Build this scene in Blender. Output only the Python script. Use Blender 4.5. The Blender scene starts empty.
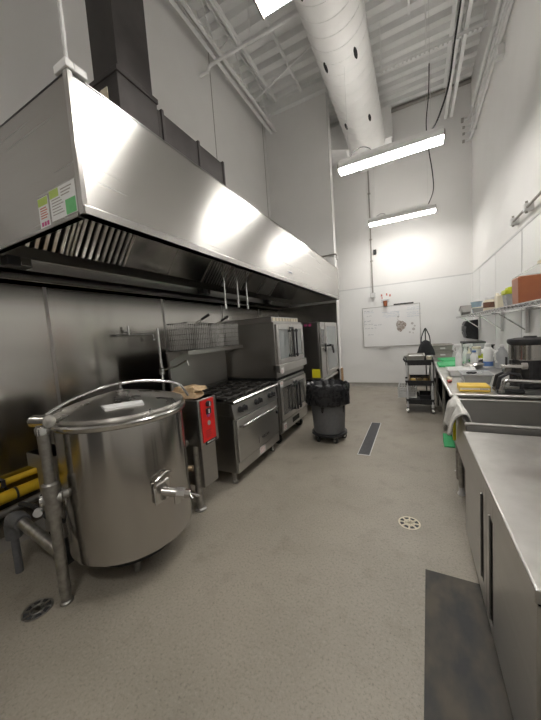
import bpy, math, random
from mathutils import Vector, Matrix
random.seed(7)
PI = math.pi
scene = bpy.context.scene
col = scene.collection

# ------------------------------------------------------------------ materials
def mat(name, color, rough=.5, metal=0., noise=None, bump=0., nscale=(20, 20, 20), aniso=0., tangent=None,
        alpha=1., trans=0., spec=.5, emit=None, coat=0., ior=1.45):
    m = bpy.data.materials.new(name); m.use_nodes = True
    nt = m.node_tree; b = nt.nodes['Principled BSDF']
    c = tuple(color) + (1,)
    b.inputs['Base Color'].default_value = c
    b.inputs['Roughness'].default_value = rough
    b.inputs['Metallic'].default_value = metal
    b.inputs['Specular IOR Level'].default_value = spec
    b.inputs['Alpha'].default_value = alpha
    b.inputs['Transmission Weight'].default_value = trans
    b.inputs['IOR'].default_value = ior
    b.inputs['Coat Weight'].default_value = coat
    b.inputs['Anisotropic'].default_value = aniso
    if emit:
        b.inputs['Emission Color'].default_value = tuple(emit[0]) + (1,)
        b.inputs['Emission Strength'].default_value = emit[1]
    if aniso:
        if tangent == 'radial':
            t = nt.nodes.new('ShaderNodeTangent'); t.direction_type = 'RADIAL'; t.axis = 'Z'; b.inputs['Anisotropic Rotation'].default_value = .25
            nt.links.new(t.outputs[0], b.inputs['Tangent'])
        else:
            t = nt.nodes.new('ShaderNodeCombineXYZ')
            for i in range(3): t.inputs[i].default_value = tangent[i]
            nt.links.new(t.outputs[0], b.inputs['Tangent'])
    if noise or bump:
        tc = nt.nodes.new('ShaderNodeTexCoord'); mp = nt.nodes.new('ShaderNodeMapping')
        mp.inputs['Scale'].default_value = nscale
        nz = nt.nodes.new('ShaderNodeTexNoise'); nz.inputs['Scale'].default_value = 1.
        nz.inputs['Detail'].default_value = 5
        nt.links.new(tc.outputs['Object'], mp.inputs[0]); nt.links.new(mp.outputs[0], nz.inputs[0])
        if noise:
            # noise = (colour2, rough2): the material varies between the two
            mx = nt.nodes.new('ShaderNodeMix'); mx.data_type = 'RGBA'
            mx.inputs[6].default_value = c; mx.inputs[7].default_value = tuple(noise[0]) + (1,)
            rp = nt.nodes.new('ShaderNodeMapRange')
            rp.inputs[1].default_value = .35; rp.inputs[2].default_value = .65
            nt.links.new(nz.outputs[0], rp.inputs[0])
            nt.links.new(rp.outputs[0], mx.inputs[0]); nt.links.new(mx.outputs[2], b.inputs['Base Color'])
            rr = nt.nodes.new('ShaderNodeMapRange')
            rr.inputs[1].default_value = .3; rr.inputs[2].default_value = .7
            rr.inputs[3].default_value = rough; rr.inputs[4].default_value = noise[1]
            nt.links.new(nz.outputs[0], rr.inputs[0]); nt.links.new(rr.outputs[0], b.inputs['Roughness'])
        if bump:
            bp = nt.nodes.new('ShaderNodeBump'); bp.inputs['Strength'].default_value = bump
            bp.inputs['Distance'].default_value = .005
            nt.links.new(nz.outputs[0], bp.inputs['Height']); nt.links.new(bp.outputs[0], b.inputs['Normal'])
    return m

S1 = (.47, .46, .44); S2 = (.56, .545, .52)
M = {}
M['steel'] = mat('stainless_brushed', (.53, .52, .50), .33, 1, ((.515, .505, .485), .36), 0, (.8, .8, 40), .6, (0, 0, 1))
M['hood'] = mat('stainless_hood', S1, .25, 1, ((.462, .452, .432), .275), 0, (.7, .7, 40), .86, (0, 0, 1))
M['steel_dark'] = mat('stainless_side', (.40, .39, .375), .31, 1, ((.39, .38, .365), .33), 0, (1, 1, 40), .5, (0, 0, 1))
M['clad'] = mat('stainless_cladding', (.50, .485, .46), .17, 1, ((.48, .465, .44), .20), 0, (.5, .4, 8), .45, (0, 0, 1))
M['steel_top'] = mat('stainless_worktop', (.62, .61, .59), .28, 1, ((.52, .51, .49), .44), .05, (7, 7, 7))
M['kettle'] = mat('stainless_kettle', (.50, .48, .455), .17, 1, ((.495, .475, .45), .19), 0, (2, 2, 2), .82, (0, 0, 1))
M['lid'] = mat('stainless_lid', (.56, .54, .51), .26, 1, ((.54, .52, .49), .30), .002, (6, 6, 6), .7, 'radial')
M['polished'] = mat('polished_steel', (.66, .65, .63), .16, 1, ((.55, .54, .52), .25), 0, (9, 9, 9))
M['chrome'] = mat('chrome_wire', (.75, .75, .75), .14, 1, ((.68, .68, .68), .2), 0, (30, 30, 30))
M['castpipe'] = mat('worn_pipe', (.45, .44, .42), .38, 1, ((.33, .32, .30), .5), .15, (30, 30, 30))
M['filter'] = mat('baffle_steel', (.58, .56, .53), .26, 1, ((.45, .42, .38), .4), 0, (8, 8, 8))
M['blacksteel'] = mat('black_duct_steel', (.052, .046, .046), .48, .25, ((.075, .068, .066), .58), .06, (5, 5, 5))
M['drywall'] = mat('painted_drywall', (.76, .75, .735), .75, 0, ((.745, .735, .72), .8), .05, (3, 3, 3))
M['frp'] = mat('white_wall_panel', (.77, .77, .762), .30, 0, ((.75, .75, .742), .40), .12, (60, 60, 60))
M['trim'] = mat('pale_trim', (.60, .60, .60), .45, 0, ((.56, .56, .56), .5), 0, (8, 8, 8))
M['cove'] = mat('grey_cove', (.28, .265, .24), .55, 0, ((.33, .31, .28), .6), .1, (15, 15, 15))
M['deck'] = mat('painted_deck', (.78, .775, .765), .5, 0, ((.74, .735, .725), .58), 0, (4, 4, 4))
M['white_paint'] = mat('white_painted_steel', (.80, .795, .785), .45, 0, ((.76, .755, .745), .52), .03, (10, 10, 10))
M['duct'] = mat('white_duct', (.80, .79, .775), .45, 0, ((.76, .75, .735), .5), .03, (5, 5, 5))
M['conduit'] = mat('painted_conduit', (.62, .615, .605), .4, 0, ((.57, .565, .555), .45), 0, (12, 12, 12))
M['black'] = mat('black_plastic', (.018, .018, .02), .38, 0, ((.03, .03, .032), .5), .05, (25, 25, 25))
M['rubber'] = mat('black_rubber', (.02, .02, .02), .7, 0, ((.035, .034, .033), .8), .1, (40, 40, 40))
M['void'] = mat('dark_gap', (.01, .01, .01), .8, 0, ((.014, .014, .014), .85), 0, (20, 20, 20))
M['iron'] = mat('cast_iron', (.035, .033, .032), .6, .4, ((.06, .055, .05), .7), .2, (40, 40, 40))
M['glass_dark'] = mat('oven_glass', (.05, .05, .05), .08, 0, ((.08, .078, .075), .12), 0, (3, 3, 3), spec=.9)
M['glass_pale'] = mat('reflective_door_glass', (.30, .32, .32), .08, .35, ((.36, .38, .38), .12), 0, (3, 3, 3), spec=.9)
M['red'] = mat('red_panel', (.72, .02, .018), .35, 0, ((.62, .018, .016), .4), 0, (20, 20, 20))
M['yellow_pipe'] = mat('yellow_gas_pipe', (.72, .47, .02), .4, 0, ((.62, .40, .02), .5), .05, (15, 15, 15))
M['yellow'] = mat('yellow_carton', (.80, .55, .08), .5, 0, ((.74, .50, .07), .55), 0, (15, 15, 15))
M['yellow_tag'] = mat('yellow_notice', (.80, .72, .02), .5, 0, ((.76, .68, .02), .55), 0, (15, 15, 15))
M['green'] = mat('green_board', (.04, .40, .13), .45, 0, ((.05, .46, .17), .5), .05, (30, 30, 30))
M['lime'] = mat('lime_lid', (.55, .60, .03), .4, 0, ((.50, .55, .03), .45), 0, (30, 30, 30))
M['can_grey'] = mat('grey_bin_plastic', (.14, .142, .148), .5, 0, ((.12, .122, .127), .55), .05, (30, 30, 30))
M['bag'] = mat('black_bin_liner', (.014, .014, .016), .22, 0, ((.02, .02, .022), .34), .5, (18, 18, 18))
M['tub_grey'] = mat('grey_tub_plastic', (.36, .34, .31), .5, 0, ((.32, .30, .275), .55), .04, (20, 20, 20))
M['white_pl'] = mat('white_plastic', (.74, .74, .73), .4, 0, ((.70, .70, .69), .45), 0, (20, 20, 20))
M['cream'] = mat('cream_plastic', (.72, .66, .52), .45, 0, ((.68, .62, .48), .5), 0, (20, 20, 20))
M['clear'] = mat('clear_plastic', (.82, .84, .84), .15, 0, ((.78, .80, .80), .25), 0, (10, 10, 10), alpha=.38)
M['clear_grey'] = mat('cloudy_plastic', (.50, .51, .52), .25, 0, ((.44, .45, .46), .35), 0, (14, 14, 14), alpha=.7)
M['blue'] = mat('pale_blue_plastic', (.42, .55, .66), .25, 0, ((.36, .50, .62), .3), 0, (14, 14, 14), alpha=.75)
M['label_blue'] = mat('blue_print', (.10, .20, .48), .45, 0, ((.13, .24, .52), .5), 0, (30, 30, 30))
M['sauce'] = mat('orange_sauce', (.36, .125, .055), .3, 0, ((.31, .10, .05), .36), 0, (6, 6, 6))
M['brown'] = mat('brown_contents', (.10, .045, .03), .5, 0, ((.15, .07, .04), .55), .1, (40, 40, 40))
M['cloth'] = mat('white_towel', (.70, .69, .66), .9, 0, ((.62, .61, .58), .95), .6, (90, 90, 90))
M['tan'] = mat('tan_cloth', (.55, .40, .24), .9, 0, ((.46, .33, .20), .95), .5, (50, 50, 50))
M['bagcloth'] = mat('black_bag_cloth', (.022, .022, .025), .85, 0, ((.035, .035, .04), .9), .4, (60, 60, 60))
M['paper'] = mat('white_paper', (.78, .78, .77), .6, 0, ((.74, .74, .73), .65), 0, (12, 12, 12))
M['ink'] = mat('marker_ink', (.16, .18, .24), .6, 0, ((.22, .24, .30), .65), 0, (12, 12, 12))
M['ink_red'] = mat('red_marker_ink', (.55, .15, .12), .6, 0, ((.50, .18, .15), .65), 0, (12, 12, 12))
M['ink_pale'] = mat('pale_blue_ink', (.42, .50, .60), .6, 0, ((.48, .55, .64), .65), 0, (12, 12, 12))
M['board'] = mat('whiteboard_surface', (.80, .80, .80), .18, 0, ((.78, .78, .78), .24), 0, (2, 2, 2))
M['smear'] = mat('brown_smear', (.20, .15, .12), .8, 0, ((.52, .48, .45), .85), .1, (28, 28, 28))
M['green_print'] = mat('green_print', (.12, .42, .16), .5, 0, ((.16, .50, .2), .55), 0, (20, 20, 20))
M['lime_print'] = mat('lime_print', (.42, .55, .12), .5, 0, ((.46, .6, .15), .55), 0, (20, 20, 20))
M['magenta_print'] = mat('magenta_print', (.55, .08, .25), .5, 0, ((.6, .1, .28), .55), 0, (20, 20, 20))
M['wood'] = mat('light_wood', (.50, .33, .19), .6, 0, ((.42, .27, .15), .65), .1, (4, 4, 40))
M['food'] = mat('yellow_food_packs', (.42, .28, .07), .6, 0, ((.22, .16, .06), .7), .5, (40, 40, 40))
M['drain'] = mat('drain_grate', (.055, .055, .06), .6, .3, ((.085, .085, .09), .7), .1, (30, 30, 30))
M['brass'] = mat('pale_brass', (.66, .52, .36), .3, 1, ((.6, .47, .32), .36), 0, (20, 20, 20))
M['lamp'] = mat('led_lens', (.9, .9, .9), .4, emit=((1, .965, .91), 22.))
M['boardgrey'] = mat('faded_smudge', (.45, .43, .42), .7, 0, ((.5, .48, .47), .75), 0, (9, 9, 9))
M['added_uplight'] = mat('added_fill_glow', (.9, .9, .9), .4, emit=((1, .965, .91), 15.))  # invented upward glow, added to brighten ceiling and upper walls
M['lamp_cell'] = mat('led_lens_cell', (.9, .9, .9), .4, emit=((1, .965, .91), 14.))

def floor_mat():
    m = bpy.data.materials.new('epoxy_concrete'); m.use_nodes = True
    nt = m.node_tree; b = nt.nodes['Principled BSDF']
    tc = nt.nodes.new('ShaderNodeTexCoord')
    def nz(scale, detail, rough=.5):
        n = nt.nodes.new('ShaderNodeTexNoise'); n.inputs['Scale'].default_value = scale
        n.inputs['Detail'].default_value = detail; n.inputs['Roughness'].default_value = rough
        nt.links.new(tc.outputs['Object'], n.inputs[0]); return n
    def mix(a, b_, fac, lo, hi, fmax=1.):
        r = nt.nodes.new('ShaderNodeMapRange'); r.inputs[1].default_value = lo; r.inputs[2].default_value = hi
        r.inputs[4].default_value = fmax
        nt.links.new(fac, r.inputs[0])
        x = nt.nodes.new('ShaderNodeMix'); x.data_type = 'RGBA'
        for i, v in ((6, a), (7, b_)):
            if isinstance(v, tuple): x.inputs[i].default_value = v + (1,)
            else: nt.links.new(v, x.inputs[i])
        nt.links.new(r.outputs[0], x.inputs[0]); return x.outputs[2]
    big = nz(1.1, 6, .6); med = nz(5, 5, .6); fine = nz(75, 4, .8)
    c = mix((.325, .293, .244), (.26, .234, .192), big.outputs[0], .4, .68)
    c = mix(c, (.20, .18, .15), med.outputs[0], .55, .78, .6)
    c = mix(c, (.11, .10, .085), fine.outputs[0], .53, .70, .75)
    c = mix(c, (.40, .37, .32), fine.outputs[0], .45, .30, .6)
    nt.links.new(c, b.inputs['Base Color'])
    rr = nt.nodes.new('ShaderNodeMapRange'); rr.inputs[3].default_value = .38; rr.inputs[4].default_value = .6
    nt.links.new(med.outputs[0], rr.inputs[0]); nt.links.new(rr.outputs[0], b.inputs['Roughness'])
    bp = nt.nodes.new('ShaderNodeBump'); bp.inputs['Strength'].default_value = .25; bp.inputs['Distance'].default_value = .003
    nt.links.new(fine.outputs[0], bp.inputs['Height']); nt.links.new(bp.outputs[0], b.inputs['Normal'])
    return m
M['floor'] = floor_mat()
def matmat():
    m = mat('worn_rubber_mat', (.035, .035, .037), .6, 0, ((.10, .088, .07), .8), .25, (9, 5, 3))
    return m
M['mat'] = matmat()

# ------------------------------------------------------------------ geometry
class MB:
    def __init__(s): s.v = []; s.f = []
    def add(s, vs, fs):
        n = len(s.v); s.v += [tuple(p) for p in vs]; s.f += [tuple(i + n for i in f) for f in fs]; return s
    def box(s, x0, x1, y0, y1, z0, z1):
        return s.hexa([(x0, y0, z0), (x1, y0, z0), (x1, y1, z0), (x0, y1, z0), (x0, y0, z1), (x1, y0, z1), (x1, y1, z1), (x0, y1, z1)])
    def hexa(s, p):
        return s.add(p, [(0, 3, 2, 1), (4, 5, 6, 7), (0, 1, 5, 4), (1, 2, 6, 5), (2, 3, 7, 6), (3, 0, 4, 7)])
    def obox(s, c, size, rot):
        R = rot if isinstance(rot, Matrix) else Matrix.Rotation(rot, 3, 'Z')
        hx, hy, hz = [d / 2 for d in size]; c = Vector(c)
        return s.hexa([c + R @ Vector(q) for q in ((-hx, -hy, -hz), (hx, -hy, -hz), (hx, hy, -hz), (-hx, hy, -hz), (-hx, -hy, hz), (hx, -hy, hz), (hx, hy, hz), (-hx, hy, hz))])
    def tube(s, pts, r, n=10, closed=False):
        pts = [Vector(p) for p in pts]; k = len(pts)
        rs = r if isinstance(r, (list, tuple)) else [r] * k
        vs = []; up = None
        for i, p in enumerate(pts):
            if closed: d = pts[(i + 1) % k] - pts[i - 1]
            else: d = pts[min(i + 1, k - 1)] - pts[max(i - 1, 0)]
            d.normalize()
            if up is None:
                a = Vector((0, 0, 1)) if abs(d.z) < .9 else Vector((1, 0, 0))
                u = d.cross(a).normalized()
            else:
                u = (up - d * up.dot(d))
                u = u.normalized() if u.length > 1e-6 else d.orthogonal().normalized()
            up = u; w = d.cross(u)
            for j in range(n):
                t = 2 * PI * j / n
                vs.append(p + (u * math.cos(t) + w * math.sin(t)) * rs[i])
        fs = []
        for i in range(k if closed else k - 1):
            a, b = i * n, ((i + 1) % k) * n
            for j in range(n): fs.append((a + j, a + (j + 1) % n, b + (j + 1) % n, b + j))
        if not closed:
            fs.append(tuple(range(n - 1, -1, -1))); fs.append(tuple((k - 1) * n + j for j in range(n)))
        return s.add(vs, fs)
    def cyl(s, p0, p1, r0, r1=None, n=20): return s.tube([p0, p1], [r0, r0 if r1 is None else r1], n)
    def lathe(s, prof, c=(0, 0), n=40, cap=True, wob=None):
        vs = []; fs = []; k = len(prof)
        for i, (r, z) in enumerate(prof):
            for j in range(n):
                t = 2 * PI * j / n; rr = r + (wob(t, i) if wob else 0)
                vs.append((c[0] + rr * math.cos(t), c[1] + rr * math.sin(t), z))
        for i in range(k - 1):
            for j in range(n):
                fs.append((i * n + j, i * n + (j + 1) % n, (i + 1) * n + (j + 1) % n, (i + 1) * n + j))
        if cap:
            fs.append(tuple(range(n - 1, -1, -1))); fs.append(tuple((k - 1) * n + j for j in range(n)))
        return s.add(vs, fs)
    def prism_y(s, poly, y0, y1):      # poly of (x, z)
        k = len(poly)
        vs = [(x, y0, z) for x, z in poly] + [(x, y1, z) for x, z in poly]
        fs = [tuple(range(k)), tuple(range(2 * k - 1, k - 1, -1))] + [(i, k + i, k + (i + 1) % k, (i + 1) % k) for i in range(k)]
        return s.add(vs, fs)
    def prism_x(s, poly, x0, x1):      # poly of (y, z)
        k = len(poly)
        vs = [(x0, y, z) for y, z in poly] + [(x1, y, z) for y, z in poly]
        fs = [tuple(range(k - 1, -1, -1)), tuple(range(k, 2 * k))] + [(i, (i + 1) % k, k + (i + 1) % k, k + i) for i in range(k)]
        return s.add(vs, fs)
    def taper(s, x0, x1, y0, y1, z0, z1, d):   # box wider at the top by d
        return s.hexa([(x0 + d, y0 + d, z0), (x1 - d, y0 + d, z0), (x1 - d, y1 - d, z0), (x0 + d, y1 - d, z0), (x0, y0, z1), (x1, y0, z1), (x1, y1, z1), (x0, y1, z1)])
    def tray(s, x0, x1, y0, y1, z0, z1, d=.02, t=.006, lip=.012):   # open tub with thickness and lip
        o = [(x0 + d, y0 + d, z0), (x1 - d, y0 + d, z0), (x1 - d, y1 - d, z0), (x0 + d, y1 - d, z0),
             (x0, y0, z1), (x1, y0, z1), (x1, y1, z1), (x0, y1, z1)]
        i = [(x0 + d + t, y0 + d + t, z0 + t), (x1 - d - t, y0 + d + t, z0 + t), (x1 - d - t, y1 - d - t, z0 + t), (x0 + d + t, y1 - d - t, z0 + t),
             (x0 + t, y0 + t, z1), (x1 - t, y0 + t, z1), (x1 - t, y1 - t, z1), (x0 + t, y1 - t, z1)]
        fs = [(0, 3, 2, 1)] + [(a, (a + 1) % 4, 4 + (a + 1) % 4, 4 + a) for a in range(4)]
        fs += [(8, 9, 10, 11)] + [(8 + (a + 1) % 4, 8 + a, 12 + a, 12 + (a + 1) % 4) for a in range(4)]
        fs += [(4 + a, 4 + (a + 1) % 4, 12 + (a + 1) % 4, 12 + a) for a in range(4)]
        s.add(o + i, fs)
        if lip:
            for a, b, c_, e in ((x0 - lip, x0 + t, y0 - lip, y1 + lip), (x1 - t, x1 + lip, y0 - lip, y1 + lip), (x0, x1, y0 - lip, y0 + t), (x0, x1, y1 - t, y1 + lip)):
                s.box(a, b, c_, e, z1 - .008, z1 + .002)
        return s
    def build(s, name, m, parent=None, bev=0., smooth=True, sub=0):
        if isinstance(m, str): m = M[m]
        og = Vector((0, 0, 0))
        p = parent
        while p is not None: og = og + p.location; p = p.parent
        me = bpy.data.meshes.new(name)
        me.from_pydata([tuple(Vector(v) - og) for v in s.v], [], s.f); me.update()
        import bmesh
        bm = bmesh.new(); bm.from_mesh(me); bmesh.ops.recalc_face_normals(bm, faces=bm.faces); bm.to_mesh(me); bm.free()
        me.materials.append(m)
        if smooth:
            me.shade_smooth(); me.set_sharp_from_angle(angle=math.radians(38))
        o = bpy.data.objects.new(name, me); col.objects.link(o)
        if parent is not None: o.parent = parent
        if bev:
            b = o.modifiers.new('bevel', 'BEVEL'); b.width = bev; b.segments = 2; b.limit_method = 'ANGLE'; b.angle_limit = math.radians(50)
        if sub:
            b = o.modifiers.new('sub', 'SUBSURF'); b.levels = sub; b.render_levels = sub
        return o

def tag(o, label=None, cat=None, group=None, kind=None):
    if label: o['label'] = label
    if cat: o['category'] = cat
    if group: o['group'] = group
    if kind: o['kind'] = kind
    return o
def thing(name, loc, label, cat, group=None):
    o = bpy.data.objects.new(name, None); o.empty_display_size = .05; col.objects.link(o); o.location = loc
    return tag(o, label, cat, group)
def structure(o): o['kind'] = 'structure'; return o
def copy_tree(o, parent=None):
    c = o.copy(); col.objects.link(c)
    if parent is not None: c.parent = parent
    for ch in list(o.children): copy_tree(ch, c)
    return c
def dup(o, delta, label, rz=None):
    c = copy_tree(o); c.location = Vector(o.location) + Vector(delta)
    if rz is not None: c.rotation_euler[2] = rz
    c['label'] = label; return c
def arc(c, r, a0, a1, n, ax='xy'):
    out = []
    for i in range(n + 1):
        t = a0 + (a1 - a0) * i / n
        u, w = r * math.cos(t), r * math.sin(t)
        out.append({'xy': (c[0] + u, c[1] + w, c[2]), 'xz': (c[0] + u, c[1], c[2] + w), 'yz': (c[0], c[1] + u, c[2] + w)}[ax])
    return out
def smoothpath(pts, n=6):
    P = [Vector(p) for p in pts]; P = [P[0]] + P + [P[-1]]; out = []
    for i in range(1, len(P) - 2):
        for k in range(n):
            t = k / n; a, b, c, d = P[i - 1], P[i], P[i + 1], P[i + 2]
            out.append(.5 * ((2 * b) + (c - a) * t + (2 * a - 5 * b + 4 * c - d) * t * t + (3 * b - a - 3 * c + d) * t ** 3))
    out.append(P[-2]); return out
def text(name, body, size, loc, rot, m, parent=None, ext=.0006):
    cu = bpy.data.curves.new(name, 'FONT'); cu.body = body; cu.size = size; cu.extrude = ext
    cu.align_x = 'CENTER'; cu.align_y = 'CENTER'; cu.materials.append(M[m])
    o = bpy.data.objects.new(name, cu); col.objects.link(o); o.rotation_euler = rot
    og = Vector((0, 0, 0)); p = parent
    while p is not None: og = og + p.location; p = p.parent
    o.location = Vector(loc) - og
    bpy.context.view_layer.update()
    me = bpy.data.meshes.new_from_object(o); mo = bpy.data.objects.new(name, me); col.objects.link(mo)
    mo.rotation_euler = rot; mo.location = o.location; bpy.data.objects.remove(o)
    mo.name = name
    if parent is not None: mo.parent = parent
    return mo

# ================================================================== SETTING
XL, XR, YB, YF, ZC = -2.77, 1.11, 7.46, -3.5, 6.22
structure(MB().box(XL - .15, XR + .15, YF - .15, YB + .15, -.12, 0).build('floor', 'floor'))
wl = structure(MB().box(XL - .15, XL, YF, YB, 0, 6.5).build('wall_left', 'drywall'))
wr = structure(MB().box(XR, XR + .15, YF, YB, 0, 6.5).build('wall_right', 'drywall'))
wb = structure(MB().box(XL - .15, XR + .15, YB, YB + .15, 0, 6.5).build('wall_back', 'drywall'))
structure(MB().box(XL - .15, XR + .15, YF - .15, YF, 0, 6.5).build('wall_front', 'drywall'))
d1 = structure(MB().box(-2.2, -.1, YF, YF + .05, .005, 2.5).build('added_dark_door', 'can_grey', bev=.004))  # unseen dark door, added to give the steel something dark to reflect
MB().box(-1.16, -1.14, YF + .05, YF + .055, .01, 2.49).build('added_door_gap', 'void', d1)
# wing wall behind the ovens, its end facing the aisle
wp = structure(MB().box(XL, -1.43, 5.95, 6.17, 0, 6.1).build('wall_wing', 'drywall'))
MB().box(-1.432, -1.424, 5.945, 5.975, 0, 6.1).build('corner_bead', 'trim', wp)
MB().box(-2.76, -1.435, 5.944, 5.951, .02, 2.03).build('steel_panel', 'clad', wp)
# upper-wall seams of the left wall
for y in (4.05, 5.82): MB().box(XL, XL + .003, y - .008, y + .008, 2.0, 6.2).build('wall_seam', 'cove', wl)
# white panels on the back and right walls up to the rail
xs = [XL, -1.72, -.5, .711, XR]
for a, b in zip(xs, xs[1:]):
    MB().box(a + .002, b - .002, YB - .008, YB, .1, 2.44).build('wall_panel', 'frp', wb, .002)
for x in xs[1:-1]: MB().box(x - .008, x + .008, YB - .012, YB - .004, .1, 2.44).build('seam_strip', 'frp', wb)
MB().box(XL, XR, YB - .014, YB, 2.435, 2.462).build('panel_rail', 'trim', wb)
ys = [-3.4, -1.8, -.58, .64, 1.86, 3.08, 4.30, 5.52, 6.74, YB - .008]
for a, b in zip(ys, ys[1:]):
    MB().box(XR - .008, XR, a + .002, b - .002, .1, 2.44).build('wall_panel', 'frp', wr, .002)
    if b < 7: MB().box(XR - .012, XR - .004, b - .008, b + .008, .1, 2.44).build('seam_strip', 'trim' if b < 4.5 else 'frp', wr)
MB().box(XR - .014, XR, YF, YB, 2.435, 2.462).build('panel_rail', 'trim', wr)
MB().box(XR - .03, XR - .002, YB - .03, YB - .004, .1, 2.44).build('corner_strip', 'frp', wr)
structure(MB().prism_x([(YB - .008, 0), (YB - .06, 0), (YB - .03, .012), (YB - .012, .05), (YB - .012, .1), (YB - .006, .1)], -2.77, XR).build('baseboard_back', 'cove'))
structure(MB().box(XR - .016, XR, YF, YB - .07, 0, .1).build('baseboard_right', 'cove'))
# stainless cladding behind the cooking line
ys = [-1.7, .1, 1.345, 2.60, 3.82, 5.04, 5.944]
for a, b in zip(ys, ys[1:]):
    MB().box(XL, XL + .012, a + .0015, b - .0015, .1, 2.05).build('steel_panel', 'clad', wl, .002)
    MB().box(XL + .012, XL + .017, b - .012, b + .012, .1, 2.05).build('seam_strip', 'steel_dark', wl)
structure(MB().box(XL, XL + .02, YF, 5.94, 0, .1).build('baseboard_left', 'cove'))
# corrugated roof deck
dk = MB(); y = YF - .1; prof = []
while y < YB + .2:
    prof += [(y, ZC + .085), (y + .03, ZC), (y + .14, ZC), (y + .17, ZC + .085)]; y += .24
n = len(prof)
vs = [(XL - .15, a, b) for a, b in prof] + [(XR + .15, a, b) for a, b in prof]
dk.add(vs, [(i, i + 1, n + i + 1, n + i) for i in range(n - 1)])
dk.box(XL - .15, XR + .15, YF - .15, YB + .15, ZC + .12, ZC + .2)
ce = dk.build('ceiling', 'deck', smooth=False); ce['kind'] = 'structure'
structure(MB().box(XL, XR, YB - .09, YB - .001, ZC - .045, ZC - .002).build('trim_1', 'cove'))
structure(MB().box(XL, -1.40, 5.85, 5.99, ZC - .17, ZC - .002).build('trim_2', 'white_paint', bev=.004))

# ================================================================== ROOF STEEL
def joist(x, yend, yend_top, label):
    t = thing('roof_joist', (x, 0, 5.55), label, 'joist', 'white bar joists under the roof deck')
    b = MB()
    for s in (-1, 1):
        b.box(x + s * .018, x + s * .075, YF, yend, 5.55, 5.558); b.box(x + s * .018, x + s * .026, YF, yend, 5.55, 5.615)
    b.build('bottom_chord', 'white_paint', t)
    b = MB()
    for s in (-1, 1):
        b.box(x + s * .018, x + s * .075, YF, yend_top, ZC - .01, ZC - .002); b.box(x + s * .018, x + s * .026, YF, yend_top, ZC - .07, ZC - .002)
    b.build('top_chord', 'white_paint', t)
    b = MB(); y = YF + .2; pts = []; k = 0
    while y < yend - .02: pts.append((x, y, 5.59 if k % 2 else ZC - .04)); y += .42; k += 1
    pts.append((x, yend_top - .05, ZC - .04))
    b.tube(pts, .012, 8).build('web_rod', 'white_paint', t)
joist(-2.47, 5.72, 5.84, 'white bar joist running beside the left wall above the black duct')
joist(-.9, 5.75, 7.44, 'white bar joist mostly hidden behind the round white duct')
joist(.70, 7.25, 7.44, 'white bar joist with loose black cable, between round duct and right wall conduits')

# cross pieces below the deck
t = thing('water_pipe', (-1.9, 3.8, 5.43), 'thin white pipe crossing the ceiling left of the round duct', 'pipe')
MB().tube(arc((-2.55, 3.78, 5.37), .06, PI, PI / 2, 6, 'xz') + [(-1.2, 3.8, 5.43), (-1.15, 3.8, 5.43)], .022, 12).build('pipe_run', 'white_paint', t)
MB().tube([(-2.61, 3.78, 5.37), (-2.70, 3.78, 5.37), (-2.77, 3.78, 5.37)], .022, 12).build('wall_elbow', 'white_paint', t)
for x in (-2.2, -1.62): MB().cyl((x - .03, 3.8, 5.43), (x + .03, 3.8, 5.43), .028).build('coupling', 'white_paint', t)
MB().cyl((-1.9, 3.8, 5.45), (-1.9, 3.8, 6.25), .006, n=8).build('hanger_rod', 'white_paint', t)
t = thing('slotted_channel', (.3, 5.35, 5.5), 'white perforated channel hung crosswise right of the round duct', 'channel')
b = MB(); b.box(-.42, 1.0, 5.33, 5.336, 5.5, 5.545); b.box(-.42, 1.0, 5.37, 5.376, 5.5, 5.545)
x = -.42
while x < 1.0: b.box(x, x + .035, 5.33, 5.376, 5.5, 5.506); x += .06
b.build('channel_strip', 'white_paint', t)
for x in (-.38, .25, .95): MB().cyl((x, 5.353, 5.5), (x, 5.353, 6.25), .005, n=8).build('hanger_rod', 'white_paint', t)
t = thing('ceiling_conduit', (.2, 4.5, 6.0), 'pale conduit with a junction box crossing below the deck', 'conduit')
MB().tube([(-.5, 4.55, 5.98), (.65, 4.55, 5.98), (1.08, 4.55, 5.98)], .014, 10).build('pipe_run', 'cove', t)
MB().box(.16, .30, 4.50, 4.60, 5.93, 6.03).build('junction_box', 'white_paint', t, .004)
MB().cyl((.23, 4.55, 6.0), (.23, 4.55, 6.24), .008, n=8).build('hanger_rod', 'white_paint', t)
for nm, y, lab in (('a', 2.6, 'thin white bracing bar near the round duct, closest to camera'), ('b', 4.9, 'thin white bracing bar beyond the crossing water pipe')):
    o = MB().tube([(-2.47, y, 5.61), (-1.7, y, 5.9), (-.9, y, 6.17)], .014, 8).build('bracing_bar', 'white_paint')
    tag(o, lab, 'brace', 'diagonal braces between the joists')
o = MB().box(-1.9, -1.86, 1.8, 5.8, 6.14, 6.19).build('ceiling_rail', 'white_paint', bev=.003)
tag(o, 'narrow white rail running lengthwise under the deck left of the duct', 'rail')
o = MB().box(.02, .05, 2.0, 5.3, 6.08, 6.21).build('ceiling_bar', 'white_paint', bev=.003)
tag(o, 'narrow white bar under the deck just right of the round duct', 'bar')

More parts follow.
